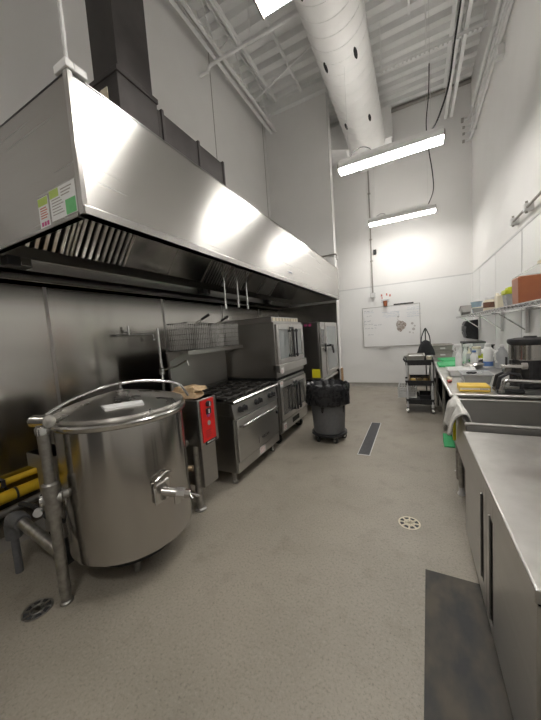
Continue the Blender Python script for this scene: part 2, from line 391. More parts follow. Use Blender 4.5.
# ================================================================== ROUND DUCT AND PLENUM
DX, DZ, DR = -.765, 5.15, .335
t = thing('spiral_duct', (DX, 3, DZ - DR), 'large round white spiral duct running down the middle of the ceiling', 'duct')
b = MB(); k = 56
ring = lambda y, r: [(DX + r * math.cos(2 * PI * j / k), y, DZ + r * math.sin(2 * PI * j / k)) for j in range(k)]
vs = ring(YF, DR) + ring(6.45, DR)
b.add(vs, [(j, (j + 1) % k, k + (j + 1) % k, k + j) for j in range(k)]).build('duct_shell', 'duct', t)
b = MB(); pts = []
N = 24 * 52
for i in range(N):
    a = 2 * PI * i / 24; y = YF + .02 + (9.8) * i / N
    pts.append((DX + DR * math.cos(a), y, DZ + DR * math.sin(a)))
b.tube(pts, .0065, 5).build('spiral_seam', 'duct', t)
for y in (2.2, 6.36): MB().add(*(lambda r0, r1: ([p for p in ring(y - .03, r0)] + [p for p in ring(y + .03, r1)], [(j, (j + 1) % k, k + (j + 1) % k, k + j) for j in range(k)]))(DR + .008, DR + .008)).build('duct_collar', 'duct', t)
for y in (3.1, 4.05, 5.3):
    for deg in (236, 304):
        a = math.radians(deg); nx, nz_ = math.cos(a), math.sin(a)
        c = Vector((DX + (DR + .003) * nx, y, DZ + (DR + .003) * nz_)); u = Vector((-nz_, 0, nx)); w = Vector((0, 1, 0)); nn = Vector((nx, 0, nz_))
        vs = []; m_ = 18
        for lv in (-.02, .006):
            for j in range(m_):
                q = 2 * PI * j / m_; vs.append(c + nn * lv + w * .085 * math.cos(q) + u * .022 * math.sin(q))
        fs = [(j, (j + 1) % m_, m_ + (j + 1) % m_, m_ + j) for j in range(m_)] + [tuple(range(m_, 2 * m_))]
        MB().add(vs, fs).build('air_slot', 'void', t)
t = thing('duct_plenum', (-.7, 7, 5.1), 'white box plenum where the round duct meets the far wall', 'duct box')
MB().box(-1.06, -.325, 6.42, 7.45, 5.11, 5.68).build('box_shell', 'duct', t, .006)
MB().box(-1.08, -.305, 6.40, 6.44, 5.09, 5.125).build('flange', 'duct', t, .003)
MB().box(-.365, -.305, 6.405, 6.43, 5.1, 5.68).build('corner_flange', 'duct', t, .003)
MB().hexa([(-2.0, 6.6, 5.5), (-1.06, 6.5, 5.16), (-1.06, 7.3, 5.16), (-2.0, 7.3, 5.5), (-2.0, 6.6, 5.75), (-1.06, 6.5, 5.75), (-1.06, 7.3, 5.75), (-2.0, 7.3, 5.75)]).build('side_branch', 'white_paint', t, .004)

# ================================================================== LIGHTS
def light_fixture(x0, x1, y, z, label):
    t = thing('linear_light', ((x0 + x1) / 2, y, z), label, 'light', 'suspended linear lights')
    MB().prism_x([(y - .078, z - .006), (y - .078, z + .02), (y - .05, z + .075), (y + .05, z + .075), (y + .078, z + .02), (y + .078, z - .006)], x0, x1).build('housing', 'white_paint', t)
    MB().box(x0 + .02, x1 - .02, y - .028, y + .028, z + .0765, z + .08).build('added_fill_strip', 'added_uplight', t)  # added glowing strip, out of sight, fills the deck from below
    b = MB(); b.box(x0, x1, y - .040, y - .034, z + .075, z + .115); b.box(x0, x1, y + .034, y + .040, z + .075, z + .115); b.build('added_fill_fin', 'white_paint', t)  # added fins that keep the extra upward glow narrow
    for a, b_ in ((x0 - .012, x0), (x1, x1 + .012)):
        MB().prism_x([(y - .082, z - .036), (y - .082, z + .045), (y - .042, z + .08), (y + .042, z + .08), (y + .082, z + .045), (y + .082, z - .036)], a, b_).build('end_cap', 'tub_grey', t, .002)
    MB().prism_x([(y - .076, z - .006), (y - .070, z - .030), (y + .070, z - .030), (y + .076, z - .006)], x0 + .004, x1 - .004).build('lens', 'lamp', t)
    b = MB(); n_ = 20
    for i in range(n_):
        xx = x0 + .03 + (x1 - x0 - .06) * i / (n_ - 1); b.box(xx - .012, xx + .012, y - .06, y + .06, z - .034, z - .028)
    b.build('lens_cell', 'lamp_cell', t)
    for xx in (x0 + .12, x1 - .12):
        MB().cyl((xx, y, z + .07), (xx, y, ZC + .03), .0022, n=6).build('hanger_wire', 'conduit', t)
    return t
light_fixture(-.85, .345, 4.1, 3.575, 'glowing linear light hanging on black cable, larger and nearer of the two in view')
light_fixture(-.85, .345, 1.86, 3.6, 'glowing linear light cut off at the top edge beside the round duct')
light_fixture(-.80, .40, 6.58, 3.62, 'glowing linear light hanging nearest the whiteboard wall')
light_fixture(-.85, .345, -.9, 3.6, 'glowing linear light overhead behind the viewpoint')
o = MB().tube(smoothpath([(.19, 4.1, 3.64), (.23, 4.1, 3.70), (.29, 4.1, 3.79), (.40, 4.1, 4.1), (.47, 4.1, 4.55), (.56, 4.15, 5.1), (.62, 4.15, 5.56), (.63, 3.4, 5.60), (.63, 1.5, 5.6)]), .010, 8).build('power_cable', 'rubber')
tag(o, 'black cable sweeping up from the nearer hanging light to the right joist', 'cable', 'black light cables')
o = MB().tube(smoothpath([(.24, 6.58, 3.69), (.30, 6.58, 3.78), (.375, 6.58, 4.0), (.36, 6.58, 4.35), (.315, 6.58, 4.71), (.28, 6.58, 5.2), (.33, 6.58, 5.7), (.35, 6.58, 6.22)]), .009, 8).build('power_cable', 'rubber')
tag(o, 'wavy black cable hanging from the deck to the light by the far wall', 'cable', 'black light cables')
for y, lab in ((4.1, 'small black wire loop on the nearer hanging light'), (6.58, 'small black wire loop on the light by the far wall')):
    o = MB().tube(smoothpath([(-.72, y, 3.64 + (.045 if y > 5 else 0)), (-.68, y, 3.74), (-.56, y, 3.78), (-.46, y, 3.73), (-.42, y, 3.64 + (.045 if y > 5 else 0))]), .006, 6).build('wire_loop', 'rubber')
    tag(o, lab, 'wire', 'wire loops on the hanging lights')

# ================================================================== CONDUITS ON THE RIGHT WALL
for i, (z, r, x, lab) in enumerate(((5.42, .032, 1.055, 'topmost and thickest white conduit along the right wall'), (5.28, .018, 1.075, 'second white conduit from the top along the right wall'),
                              (5.16, .018, 1.075, 'third white conduit from the top along the right wall'), (5.02, .022, 1.07, 'lowest white conduit of the bundle along the right wall'))):
    t = thing('wall_conduit', (x, 0, z), lab, 'conduit', 'conduits along the right wall')
    MB().tube([(x, YF, z), (x, 2, z), (x, 7.2, z)] + arc((x - .06, 7.2, z), .06, 0, PI / 2, 5, 'xy') + [(x - .1, 7.26, z)], r, 12).build('pipe_run', 'conduit', t)
    MB().tube([(x - .1, 7.26, z), (x - .14, 7.26, z)], r * 1.35, 12).build('end_fitting', 'cove', t)
    for y in (1.5, 3.4, 5.3, 6.9): MB().box(x - r * .8, XR, y - .02, y + .02, z - r - .012, z + r + .012).build('strap', 'conduit', t, .003)
o = MB().box(1.03, XR, 5.0, 5.12, 4.82, 4.95).build('junction_box', 'conduit', bev=.006); tag(o, 'small grey junction box below the right wall conduits', 'junction box')
# wall pipe with clamps above the panel rail
t = thing('wall_pipe', (1.06, 3.4, 2.57), 'short grey pipe on two clamps above the right wall panels', 'pipe')
MB().tube([(1.055, 4.46, 2.575), (1.055, 3.5, 2.575), (1.055, 2.2, 2.575)], .013, 12).build('pipe_run', 'cove', t)
for y in (4.44, 3.98, 3.0):
    MB().box(1.03, XR, y - .028, y + .028, 2.535, 2.615).build('clamp', 'conduit', t, .006)
    MB().cyl((1.055, y, 2.52), (1.055, y, 2.64), .012).build('clamp_bolt', 'cove', t)
# back wall riser
t = thing('wall_riser', (-.89, 7.43, 2.2), 'thin vertical conduit on the far wall ending in an outlet box', 'conduit')
MB().cyl((-.89, 7.43, 2.3), (-.89, 7.43, 6.2), .014).build('pipe_run', 'cove', t)
MB().box(-.945, -.835, 7.40, 7.455, 2.18, 2.30).build('outlet_box', 'trim', t, .008)
MB().cyl((-.89, 7.39, 2.22), (-.89, 7.41, 2.22), .035).build('outlet', 'conduit', t)
for z in (3.05, 3.55, 4.6): MB().box(-.92, -.86, 7.425, 7.46, z - .012, z + .012).build('strap', 'cove', t)
o = MB().box(-.845, -.775, 7.40, 7.46, 3.19, 3.30).build('wall_sensor', 'black', bev=.01); tag(o, 'small dark sensor beside the conduit high on the far wall', 'sensor')
o = MB().box(.58, .66, 7.40, 7.46, 5.35, 5.45).build('wall_bracket', 'cove', bev=.006); tag(o, 'small grey bracket high on the far wall near the corner', 'bracket')
t = thing('stub_pipe', (-1.5, 5.9, 2.98), 'short grey pipe elbow at the wing wall above the hood end', 'pipe')
MB().tube([(-1.75, 5.90, 2.98), (-1.40, 5.90, 2.98)] + arc((-1.40, 5.90, 2.94), .04, PI / 2, 0, 5, 'xz') + [(-1.36, 5.90, 2.86)], .016, 12).build('pipe_run', 'castpipe', t)
MB().cyl((-1.75, 5.90, 2.98), (-1.75, 5.95, 2.98), .03).build('wall_flange', 'castpipe', t)
MB().cyl((-1.36, 5.90, 2.88), (-1.36, 5.90, 2.93), .024).build('coupling', 'conduit', t)

# ================================================================== EXHAUST HOOD
HX, HY0, HY1, HZ0, HZ1 = -1.36, .87, 5.93, 2.075, 2.70
HB = XL + .012
t = thing('exhaust_hood', (-2, 3.4, HZ0), 'long stainless exhaust hood over the whole cooking line', 'exhaust hood')
MB().box(HX - .012, HX, HY0, HY1, HZ0 + .03, HZ1).build('front_panel', 'hood', t, .003)
b = MB(); b.prism_y([(HX, HZ0 + .048), (HX + .012, HZ0 + .036), (HX + .012, HZ0), (HX - .05, HZ0), (HX - .05, HZ0 + .012), (HX - .012, HZ0 + .05)], HY0, HY1); b.build('front_lip', 'steel_dark', t, .002)
MB().box(HX - .05, HX - .042, HY0 + .02, HY1 - .02, HZ0 + .01, HZ0 + .06).build('drip_channel', 'steel_dark', t)
for y0, y1 in ((HY0, HY0 + .012), (HY1 - .012, HY1)):
    p = MB().box(HB, HX - .002, y0, y1, HZ0, HZ1).build('end_panel', 'hood', t, .003)
MB().box(HB, HX, HY0, HY1, HZ1 - .012, HZ1).build('top_panel', 'steel_dark', t)
MB().box(HB, HX - .045, HY0 - .006, HY0 + .03, HZ0 - .004, HZ0 + .012).build('end_lip', 'steel_dark', t, .002)
MB().box(HX - .028, HX + .006, HY0 - .006, HY0 + .02, HZ0, HZ1 + .004).build('corner_strip', 'polished', t, .003)
MB().box(HX - .012, HX + .005, HY1 - .02, HY1 + .006, HZ0, HZ1).build('corner_strip', 'polished', t, .003)
# rear plenum with filters sloping up and forward
FB, FT = (-2.45, 2.165), (-2.11, 2.585)
dx, dz = FT[0] - FB[0], FT[1] - FB[1]; L = math.hypot(dx, dz); ux, uz = dx / L, dz / L; nx, nz_ = uz, -ux
def sl(u, n_): return (FB[0] + ux * u + nx * n_, FB[1] + uz * u + nz_ * n_)
def filt(y0, y1):
    b = MB()
    fr = lambda u0, u1, a, c, h: b.prism_y([sl(u0, 0), sl(u1, 0), sl(u1, h), sl(u0, h)], a, c)
    fr(0, .03, y0, y1, .022); fr(L - .03, L, y0, y1, .022)
    fr(.03, L - .03, y0, y0 + .022, .022); fr(.03, L - .03, y1 - .022, y1, .022)
    o = b.build('baffle_filter', 'filter', t, .002)
    b = MB(); yy = y0 + .03; w = .034
    while yy < y1 - .05:
        p0, p1, p2, p3 = sl(.03, .004), sl(.03, .020), sl(L - .03, .004), sl(L - .03, .020)
        vs = []
        for (q0, q1) in ((p0, p1), (p2, p3)):
            vs += [(q0[0], yy, q0[1]), (q1[0], yy + .006, q1[1]), (q1[0], yy + w - .006, q1[1]), (q0[0], yy + w, q0[1])]
        b.add(vs, [(0, 1, 5, 4), (1, 2, 6, 5), (2, 3, 7, 6)])
        yy += .055
    b.build('baffle_blade', 'polished', o, smooth=False)
    b = MB(); b.prism_y([sl(.03, -.012), sl(L - .03, -.012), sl(L - .03, -.008), sl(.03, -.008)], y0, y1); b.build('baffle_shadow_gap', 'void', o)
def blank(y0, y1):
    b = MB(); b.prism_y([sl(0, 0), sl(L, 0), sl(L, .02), sl(0, .02)], y0, y1); b.build('blank_panel', 'polished', t, .003)
for i in range(2): filt(HY0 + .02 + i * .49, HY0 + .02 + i * .49 + .48)
blank(1.86, 2.38); blank(2.385, 2.92)
for i in range(4): filt(2.93 + i * .49, 2.93 + i * .49 + .48)
blank(4.895, HY1 - .014)
MB().prism_y([(-2.46, 2.10), (-2.40, 2.10), (-2.40, 2.185), (-2.412, 2.185), (-2.412, 2.112), (-2.46, 2.112)], HY0 + .013, HY1 - .013).build('grease_trough', 'polished', t, .002)
MB().box(HB, -2.455, HY0 + .013, HY1 - .013, 2.035, 2.155).build('rear_plenum', 'steel_dark', t, .004)
MB().box(HB, -2.58, HY0 + .0, HY1 - .013, 1.985, 2.037).build('rear_ledge', 'clad', t, .004)
MB().prism_y([(FT[0], FT[1]), (FT[0] + .02, FT[1]), (FT[0] + .02, HZ1 - .012), (FT[0], HZ1 - .012)], HY0 + .012, HY1 - .012).build('baffle_header', 'steel_dark', t)
for y in (1.03, 2.98, 4.75):
    c = MB().box(-2.455, -2.36, y - .07, y + .07, 2.035, 2.10).build('grease_cup', 'black', t, .006)
    MB().box(-2.358, -2.35, y + .0, y + .06, 2.04, 2.095).build('cup_face', 'polished', c, .003)
# stickers on the near end panel
def sticker(x0, x1, z0, z1, name='sticker'):
    return MB().box(x0, x1, HY0 - .0025, HY0 - .0002, z0, z1).build(name, 'paper', t)
s = sticker(-1.73, -1.64, 2.085, 2.235)
MB().box(-1.728, -1.642, HY0 - .0035, HY0 - .002, 2.195, 2.232).build('green_band', 'lime_print', s)
b = MB()
for k_ in range(5): b.box(-1.715, -1.66 + .01 * (k_ % 2), HY0 - .0034, HY0 - .002, 2.180 - k_ * .012, 2.185 - k_ * .012)
b.build('printed_lines', 'ink_red', s)
b = MB()
for k_ in range(3): b.box(-1.715 + k_ * .025, -1.697 + k_ * .025, HY0 - .0034, HY0 - .002, 2.095, 2.115)
b.build('printed_symbols', 'magenta_print', s)
s = sticker(-1.62, -1.405, 2.10, 2.245)
MB().box(-1.618, -1.54, HY0 - .0035, HY0 - .002, 2.205, 2.243).build('green_band', 'lime_print', s)
MB().box(-1.49, -1.408, HY0 - .0035, HY0 - .002, 2.102, 2.17).build('green_block', 'green_print', s)
b = MB()
for k_ in range(6): b.box(-1.605, -1.53 + .012 * (k_ % 3), HY0 - .0034, HY0 - .002, 2.193 - k_ * .014, 2.197 - k_ * .014)
for k_ in range(3): b.box(-1.52, -1.43 - .01 * k_, HY0 - .0034, HY0 - .002, 2.225 - k_ * .014, 2.230 - k_ * .014)
b.build('printed_lines', 'tub_grey', s)
b = MB().box(HX, HX + .002, 3.30, 3.44, 2.19, 2.225).build('name_plate', 'paper', t)
MB().box(HX + .002, HX + .003, 3.31, 3.42, 2.20, 2.212).build('printed_line', 'ink', b)
o = thing('hood_bracket', (-1.39, .9, HZ1), 'pale steel angle bracket on the near top corner of the hood', 'bracket')
MB().box(-1.44, -1.345, .858, .895, HZ1 + .004, HZ1 + .04).build('bracket_leg', 'white_paint', o, .004)
MB().box(-1.385, -1.345, .895, .955, HZ1 + .004, HZ1 + .04).build('bracket_leg', 'white_paint', o, .004)
o = MB().cyl((-1.385, .89, HZ1 + .044), (-1.385, .89, 6.25), .0085, n=10).build('hanger_rod', 'conduit'); tag(o, 'thin threaded rod rising from the near corner of the hood', 'rod')
# drop pipes under the hood
for i, (y, z, lab) in enumerate(((2.285, 1.745, 'thin steel drop pipe under the hood, nearest of three'), (2.51, 1.772, 'thin steel drop pipe under the hood, middle of three'), (2.69, 1.765, 'thin steel drop pipe under the hood, farthest of three'))):
    t2 = thing('drop_pipe', (-1.6, y, z), lab, 'pipe', 'drop pipes under the hood')
    MB().cyl((-1.6, y, z + .02), (-1.6, y, HZ1 - .014), .0075, n=10).build('pipe_run', 'chrome', t2)
    MB().lathe([(.006, z - .015), (.012, z - .01), (.012, z + .02), (.008, z + .03)], (-1.6, y), 12).build('nozzle', 'chrome', t2)

# ================================================================== BLACK DUCT
t = thing('grease_duct', (-1.95, 1.8, HZ1), 'black steel duct rising from the top of the hood', 'duct')
MB().box(-2.02, -1.76, 1.48, 1.775, 3.33, 6.219).build('riser', 'blacksteel', t, .004)
MB().box(-2.042, -1.738, 1.452, 1.805, 3.30, 3.335).build('flange', 'blacksteel', t, .003)
MB().box(-2.03, -1.75, 1.46, 1.80, HZ1, 3.30).build('transition_box', 'blacksteel', t, .004)
b = MB().box(-2.05, -1.75, 1.80, 2.66, HZ1, 3.27).build('plenum_collar', 'blacksteel', t, .004)
for y in (1.84, 2.27, 2.65): MB().box(-2.07, -1.735, y - .012, y + .012, HZ1, 3.285).build('joint_flange', 'blacksteel', t, .003)
b = MB().box(-1.93, -1.855, 1.452, 1.459, 3.10, 3.24).build('inspection_label', 'cream', t)
MB().box(-1.90, -1.80, 1.44, 1.458, 2.94, 3.09).build('access_latch', 'castpipe', t, .006)
# ================================================================== TILTING KETTLE
KX, KY, KR, KZ = -1.795, 1.25, .388, 1.06
t = thing('tilting_kettle', (KX, KY, 0), 'large round stainless tilting kettle with closed domed lid, beside the red control box', 'kettle')
MB().lathe([(.20, .192), (.375, .192), (.386, .20), (.388, .212), (.388, .98), (.384, 1.0)], (KX, KY), 72).build('kettle_body', 'kettle', t)
MB().lathe([(.384, .985), (.402, .99), (.412, 1.003), (.412, 1.018), (.403, 1.028), (.388, 1.034), (.36, 1.034)], (KX, KY), 72, cap=False).build('rim_ring', 'polished', t)
l = MB().lathe([(.396, 1.032), (.402, 1.042), (.396, 1.058), (.37, 1.07), (.30, 1.092), (.17, 1.127), (.05, 1.152), (.0005, 1.155)], (KX, KY), 72).build('kettle_lid', 'lid', t)
MB().lathe([(.022, 1.145), (.022, 1.16), (.010, 1.17), (.010, 1.195), (.016, 1.20), (.016, 1.212), (.002, 1.215)], (KX, KY), 20).build('lid_post', 'polished', l)
bp = smoothpath([(-1.838, .82, 1.10), (-1.83, .95, 1.155), (-1.805, 1.13, 1.195), (KX, KY, 1.20), (-1.74, 1.40, 1.195), (-1.655, 1.555, 1.16), (-1.615, 1.62, 1.12), (-1.60, 1.675, 1.03)], 5)
MB().tube(bp, .0095, 10).build('lift_bar', 'chrome', t)
MB().obox((-1.50, 1.10, 1.062), (.04, .04, .03), .5).build('lid_clip', 'polished', l, .004)
# draw-off valve at the front
v = MB().box(-1.415, -1.395, 1.115, 1.235, .485, .615).build('valve_flange', 'polished', t, .012)
MB().tube([(-1.44, 1.175, .55), (-1.405, 1.175, .55)], .05, 20).build('flange_boss', 'kettle', v)
w = MB().tube([(-1.41, 1.175, .55), (-1.33, 1.225, .53), (-1.27, 1.265, .512)], .026, 16).build('draw_off_valve', 'kettle', t)
MB().tube([(-1.335, 1.222, .531), (-1.315, 1.235, .526), (-1.295, 1.248, .52)], .035, 8).build('hex_collar', 'polished', w)
MB().cyl((-1.335, 1.22, .53), (-1.335, 1.22, .465), .019).build('outlet', 'polished', w)
for dx_, dy_ in ((.012, -.028), (0, .04)):
    MB().cyl((-1.275, 1.262, .513), (-1.25 + dx_, 1.28 + dy_, .535 - abs(dy_) * 1.6), .009).build('wing_handle', 'polished', w)
MB().tube([(-1.398, 1.12, .60), (-1.39, 1.12, .64), (-1.385, 1.20, .665), (-1.385, 1.235, .65)], .008, 8).build('valve_bracket', 'polished', v)
# left leg with pivot
LX, LY = -1.838, .795
g = MB().lathe([(.033, .0), (.034, .012), (.026, .02), (.026, .05), (.029, .07), (.029, 1.05)], (LX, LY), 24).build('support_leg', 'castpipe', t)
MB().lathe([(.030, .52), (.040, .524), (.041, .715), (.032, .725)], (LX, LY), 24).build('pivot_sleeve', 'castpipe', g)
MB().lathe([(.036, 1.0), (.036, 1.035), (.03, 1.045)], (LX, LY), 24).build('leg_collar', 'polished', g)
MB().tube([(LX - .06, LY - .01, 1.072), (LX + .045, LY + .015, 1.072)], .033, 20).build('leg_head', 'polished', g)
MB().tube([(LX + .042, LY + .015, 1.072), (LX + .05, LY + .017, 1.072)], .036, 20).build('head_cap', 'castpipe', g)
tt = MB().tube([(LX - .025, LY - .03, .63), (LX + .03, LY + .04, .63)], .032, 18).build('pivot_tee', 'castpipe', t)
MB().cyl((LX - .01, LY + .0, .63), (KX - .02, KY - .375, .63), .024).build('pivot_shaft', 'castpipe', tt)
MB().tube([(LX - .032, LY - .038, .63), (LX - .024, LY - .028, .63)], .036, 18).build('pivot_cap', 'polished', tt)
MB().cyl((LX, LY, .31), (-2.26, .80, .385), .032).build('side_brace', 'castpipe', t)
MB().tube([(-2.25, .80, .383), (-2.31, .80, .392), (-2.36, .80, .38), (-2.39, .80, .33), (-2.40, .80, .25)], [.046, .050, .052, .048, .046], 16).build('rear_elbow', 'can_grey', t)
MB().cyl((-2.40, .80, .26), (-2.40, .80, 0), .022).build('rear_leg', 'can_grey', t)
MB().tube(smoothpath([(-2.36, .84, .46), (-2.2, .85, .47), (-2.08, .87, .41), (-2.0, .95, .36), (-1.93, 1.1, .34)]), .014, 8).build('rubber_hose', 'rubber', t)
MB().cyl((-2.14, .845, .455), (-2.12, .83, .452), .025).build('hose_tag', 'white_pl', t)
MB().lathe([(.27, .10), (.285, .11), (.285, .195)], (KX, KY), 36).build('burner_shade_drum', 'void', t)  # burner drum in near-black, stands in for shade under the kettle
for a in (200, 320, 80):
    x, y = KX + .2 * math.cos(math.radians(a)), KY + .2 * math.sin(math.radians(a)); MB().cyl((x, y, 0), (x, y, .13), .02).build('foot', 'castpipe', t)
# grey housing behind
h = MB().box(-2.36, -2.12, .955, 1.09, .20, .70).build('gas_housing', 'steel_dark', t, .004)
MB().box(-2.36, -2.06, .91, 1.07, .69, .785).build('flue_cap', 'steel_dark', h, .004)
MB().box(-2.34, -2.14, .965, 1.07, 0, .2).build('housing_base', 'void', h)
# control side
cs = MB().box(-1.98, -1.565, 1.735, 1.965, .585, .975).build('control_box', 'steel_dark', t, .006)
MB().box(-1.566, -1.560, 1.76, 1.925, .615, .962).build('red_face', 'red', cs)['label'] = 'red control panel'
def dial(y, z, r):
    d = MB().cyl((-1.562, y, z), (-1.535, y, z), r, n=20).build('control_knob', 'black', cs)
    MB().box(-1.536, -1.531, y - .004, y + .004, z - r * .7, z + r * .7).build('knob_pointer', 'white_pl', cs)
dial(1.845, .925, .024)
sw = MB().box(-1.562, -1.548, 1.818, 1.875, .838, .888).build('rocker_switch', 'black', cs, .003)
MB().box(-1.549, -1.543, 1.835, 1.85, .846, .88).build('rocker_switch', 'white_pl', cs, .002)
MB().hexa([(-1.56, 1.825, .815), (-1.56, 1.865, .815), (-1.56, 1.865, .835), (-1.56, 1.825, .835), (-1.553, 1.835, .815), (-1.553, 1.855, .815), (-1.553, 1.865, .835), (-1.553, 1.825, .835)]).build('indicator', 'magenta_print', cs)
MB().cyl((-1.561, 1.845, .762), (-1.557, 1.845, .762), .020, n=24).build('emblem', 'tub_grey', cs)
MB().box(-1.561, -1.557, 1.785, 1.925, .590, .618).build('dark_name_strip', 'black', cs)
b = MB()
for k_ in range(6): b.box(-1.557, -1.5555, 1.80 + k_ * .018, 1.811 + k_ * .018, .598, .611)
b.build('strip_lettering', 'tub_grey', cs)
b = MB()
for k_ in range(4): b.box(-1.560, -1.5585, 1.80, 1.865 - .01 * (k_ % 2), .70 - k_ * .017, .704 - k_ * .017)
b.build('printed_lines', 'black', cs)
MB().box(-1.96, -1.625, 1.80, 1.985, .20, .585).build('lower_housing', 'steel_dark', t, .005)
MB().lathe([(.048, 0), (.05, .012), (.032, .022), (.030, .05), (.030, .586)], (-1.69, 1.79), 20).build('support_leg', 'castpipe', t)
MB().tube([(KX + .05, KY + .38, .56), (-1.73, 1.74, .62)], .03, 14).build('pivot_shaft', 'castpipe', t)
MB().cyl((-1.60, 1.60, .47), (-1.565, 1.615, .47), .022).build('side_knob', 'brass', t)
# filler faucet behind the control box
t = thing('kettle_filler', (-2.25, 2.03, 0), 'tall slim faucet with swing spout behind the red control box', 'faucet')
MB().cyl((-2.25, 2.03, 0), (-2.25, 2.03, 1.6), .0135, n=14).build('riser_pipe', 'chrome', t)
MB().lathe([(.02, 1.14), (.026, 1.145), (.026, 1.2), (.018, 1.21)], (-2.25, 2.03), 16).build('valve_body', 'chrome', t)
MB().tube([(-2.25, 2.03, 1.175), (-2.21, 1.99, 1.18), (-2.19, 1.96, 1.20)], .009, 8).build('valve_lever', 'chrome', t)
MB().tube([(-2.25, 2.03, 1.18), (-2.13, 2.12, 1.215), (-1.99, 2.10, 1.265)] + [(-1.975, 2.10, 1.262), (-1.965, 2.10, 1.22)], .009, 10).build('swing_spout', 'chrome', t)
MB().lathe([(.03, 0), (.03, .02), (.014, .03)], (-2.25, 2.03), 16).build('base_flange', 'castpipe', t)
# wall pot filler
t = thing('pot_filler', (-2.75, 2.08, 1.58), 'small chrome wall tap on the stainless cladding above the kettle', 'faucet')
MB().cyl((-2.756, 2.05, 1.585), (-2.70, 2.05, 1.585), .014).build('valve_body', 'chrome', t)
MB().cyl((-2.757, 2.05, 1.585), (-2.748, 2.05, 1.585), .032).build('wall_flange', 'chrome', t)
MB().cyl((-2.70, 2.05, 1.56), (-2.70, 2.05, 1.655), .014).build('handle', 'chrome', t)
MB().tube([(-2.70, 1.91, 1.565), (-2.70, 2.05, 1.563), (-2.66, 2.30, 1.565), (-2.655, 2.325, 1.56), (-2.655, 2.33, 1.52), (-2.655, 2.33, 1.505)], .009, 10).build('swing_spout', 'chrome', t)
MB().lathe([(.012, 1.485), (.020, 1.49), (.020, 1.51), (.010, 1.52)], (-2.655, 2.33), 14).build('spout_tip', 'chrome', t)
# cloths on the kettle and control box
def pad(name, c, sx, sy, h, rz, m, label, cat, group=None, tilt=0.):
    b = MB(); nx_, ny_ = 12, 12; R = Matrix.Rotation(rz, 3, 'Z') @ Matrix.Rotation(tilt, 3, 'Y'); vs = []
    for lv in (0, 1):
        for i in range(nx_ + 1):
            for j in range(ny_ + 1):
                u, v_ = i / nx_ * 2 - 1, j / ny_ * 2 - 1
                e = max(0, 1 - max(abs(u), abs(v_)) ** 6) ** .5
                cl = 1 - .12 * (u * u * v_ * v_)
                z = (h * (.25 + .75 * e) if lv else 0) + (.006 * math.sin(5 * u + 3 * v_) + .004 * math.sin(9 * v_ + 2)) * (1 if lv else 0)
                vs.append(Vector(c) + R @ Vector((u * sx / 2 * cl, v_ * sy / 2 * cl, z)))
    n_ = (nx_ + 1) * (ny_ + 1); fs = []
    for i in range(nx_):
        for j in range(ny_):
            a = i * (ny_ + 1) + j; q = (a, a + 1, a + ny_ + 2, a + ny_ + 1)
            fs += [tuple(reversed(q)), tuple(k + n_ for k in q)]
    edge = [(i, 0) for i in range(nx_)] + [(nx_, j) for j in range(ny_)] + [(i, ny_) for i in range(nx_, 0, -1)] + [(0, j) for j in range(ny_, 0, -1)]
    id_ = lambda p: p[0] * (ny_ + 1) + p[1]
    for k in range(len(edge)):
        a, b2 = id_(edge[k]), id_(edge[(k + 1) % len(edge)]); fs.append((a, b2, b2 + n_, a + n_))
    o = b.add(vs, fs).build(name, m); return tag(o, label, cat, group)
pad('oven_pad', (-1.79, 1.83, .977), .32, .20, .05, .3, 'tan', 'tan folded cloth pad on top of the red control box, lower one', 'oven pad', 'tan pads on the control box')
pad('oven_pad', (-1.77, 1.88, 1.026), .32, .17, .035, -.15, 'tan', 'tan cloth pad lying topmost on the red control box', 'oven pad', 'tan pads on the control box', tilt=-.05)
o = MB().hexa([(-1.66, 1.02, 1.098), (-1.59, 1.00, 1.085), (-1.475, 1.17, 1.085), (-1.53, 1.20, 1.098), (-1.66, 1.02, 1.112), (-1.59, 1.00, 1.10), (-1.475, 1.17, 1.10), (-1.53, 1.20, 1.112)]).build('folded_paper', 'paper', bev=.003)
tag(o, 'long white folded strip lying on the kettle lid', 'paper')

# ================================================================== PIPES AT THE LEFT WALL
t = thing('gas_pipe', (-2.66, .5, .42), 'bright yellow gas pipe low on the wall left of the kettle', 'pipe')
MB().tube([(-2.66, -1.5, .43), (-2.66, .5, .43), (-2.66, 2.9, .43)], .042, 16).build('pipe_run', 'yellow_pipe', t)
for y in (.93, 2.2): MB().tube([(-2.66, y - .007, .43), (-2.66, y + .007, .43)], .046, 16).build('pipe_clamp', 'black', t)
for y in (.93, 2.2): MB().box(-2.76, -2.66, y - .007, y + .007, .42, .44).build('clamp_arm', 'black', t)
t = thing('gas_pipe', (-2.70, .5, .54), 'thinner dull yellow pipe above the bright gas pipe', 'pipe')
MB().tube([(-2.71, -1.5, .52), (-2.71, .5, .52), (-2.71, 2.9, .52)], .024, 14).build('pipe_run', 'yellow_pipe', t)
MB().box(-2.76, -2.675, .865, .89, .495, .55).build('pipe_clamp', 'black', t)
t = thing('water_pipe', (-2.60, .6, .30), 'grey water pipe below the yellow gas pipe at the left wall', 'pipe')
MB().tube([(-2.62, -1.5, .33), (-2.62, .6, .33), (-2.62, 1.5, .36)], .026, 14).build('pipe_run', 'castpipe', t)
for y in (-.2, .75): MB().box(-2.76, -2.62, y - .01, y + .01, .32, .34).build('pipe_clamp', 'black', t)
o = MB().box(-2.755, -2.74, .25, .62, .13, .145).build('floor_bracket', 'trim', bev=.002); tag(o, 'thin pale strip low on the wall at the left edge', 'strip')

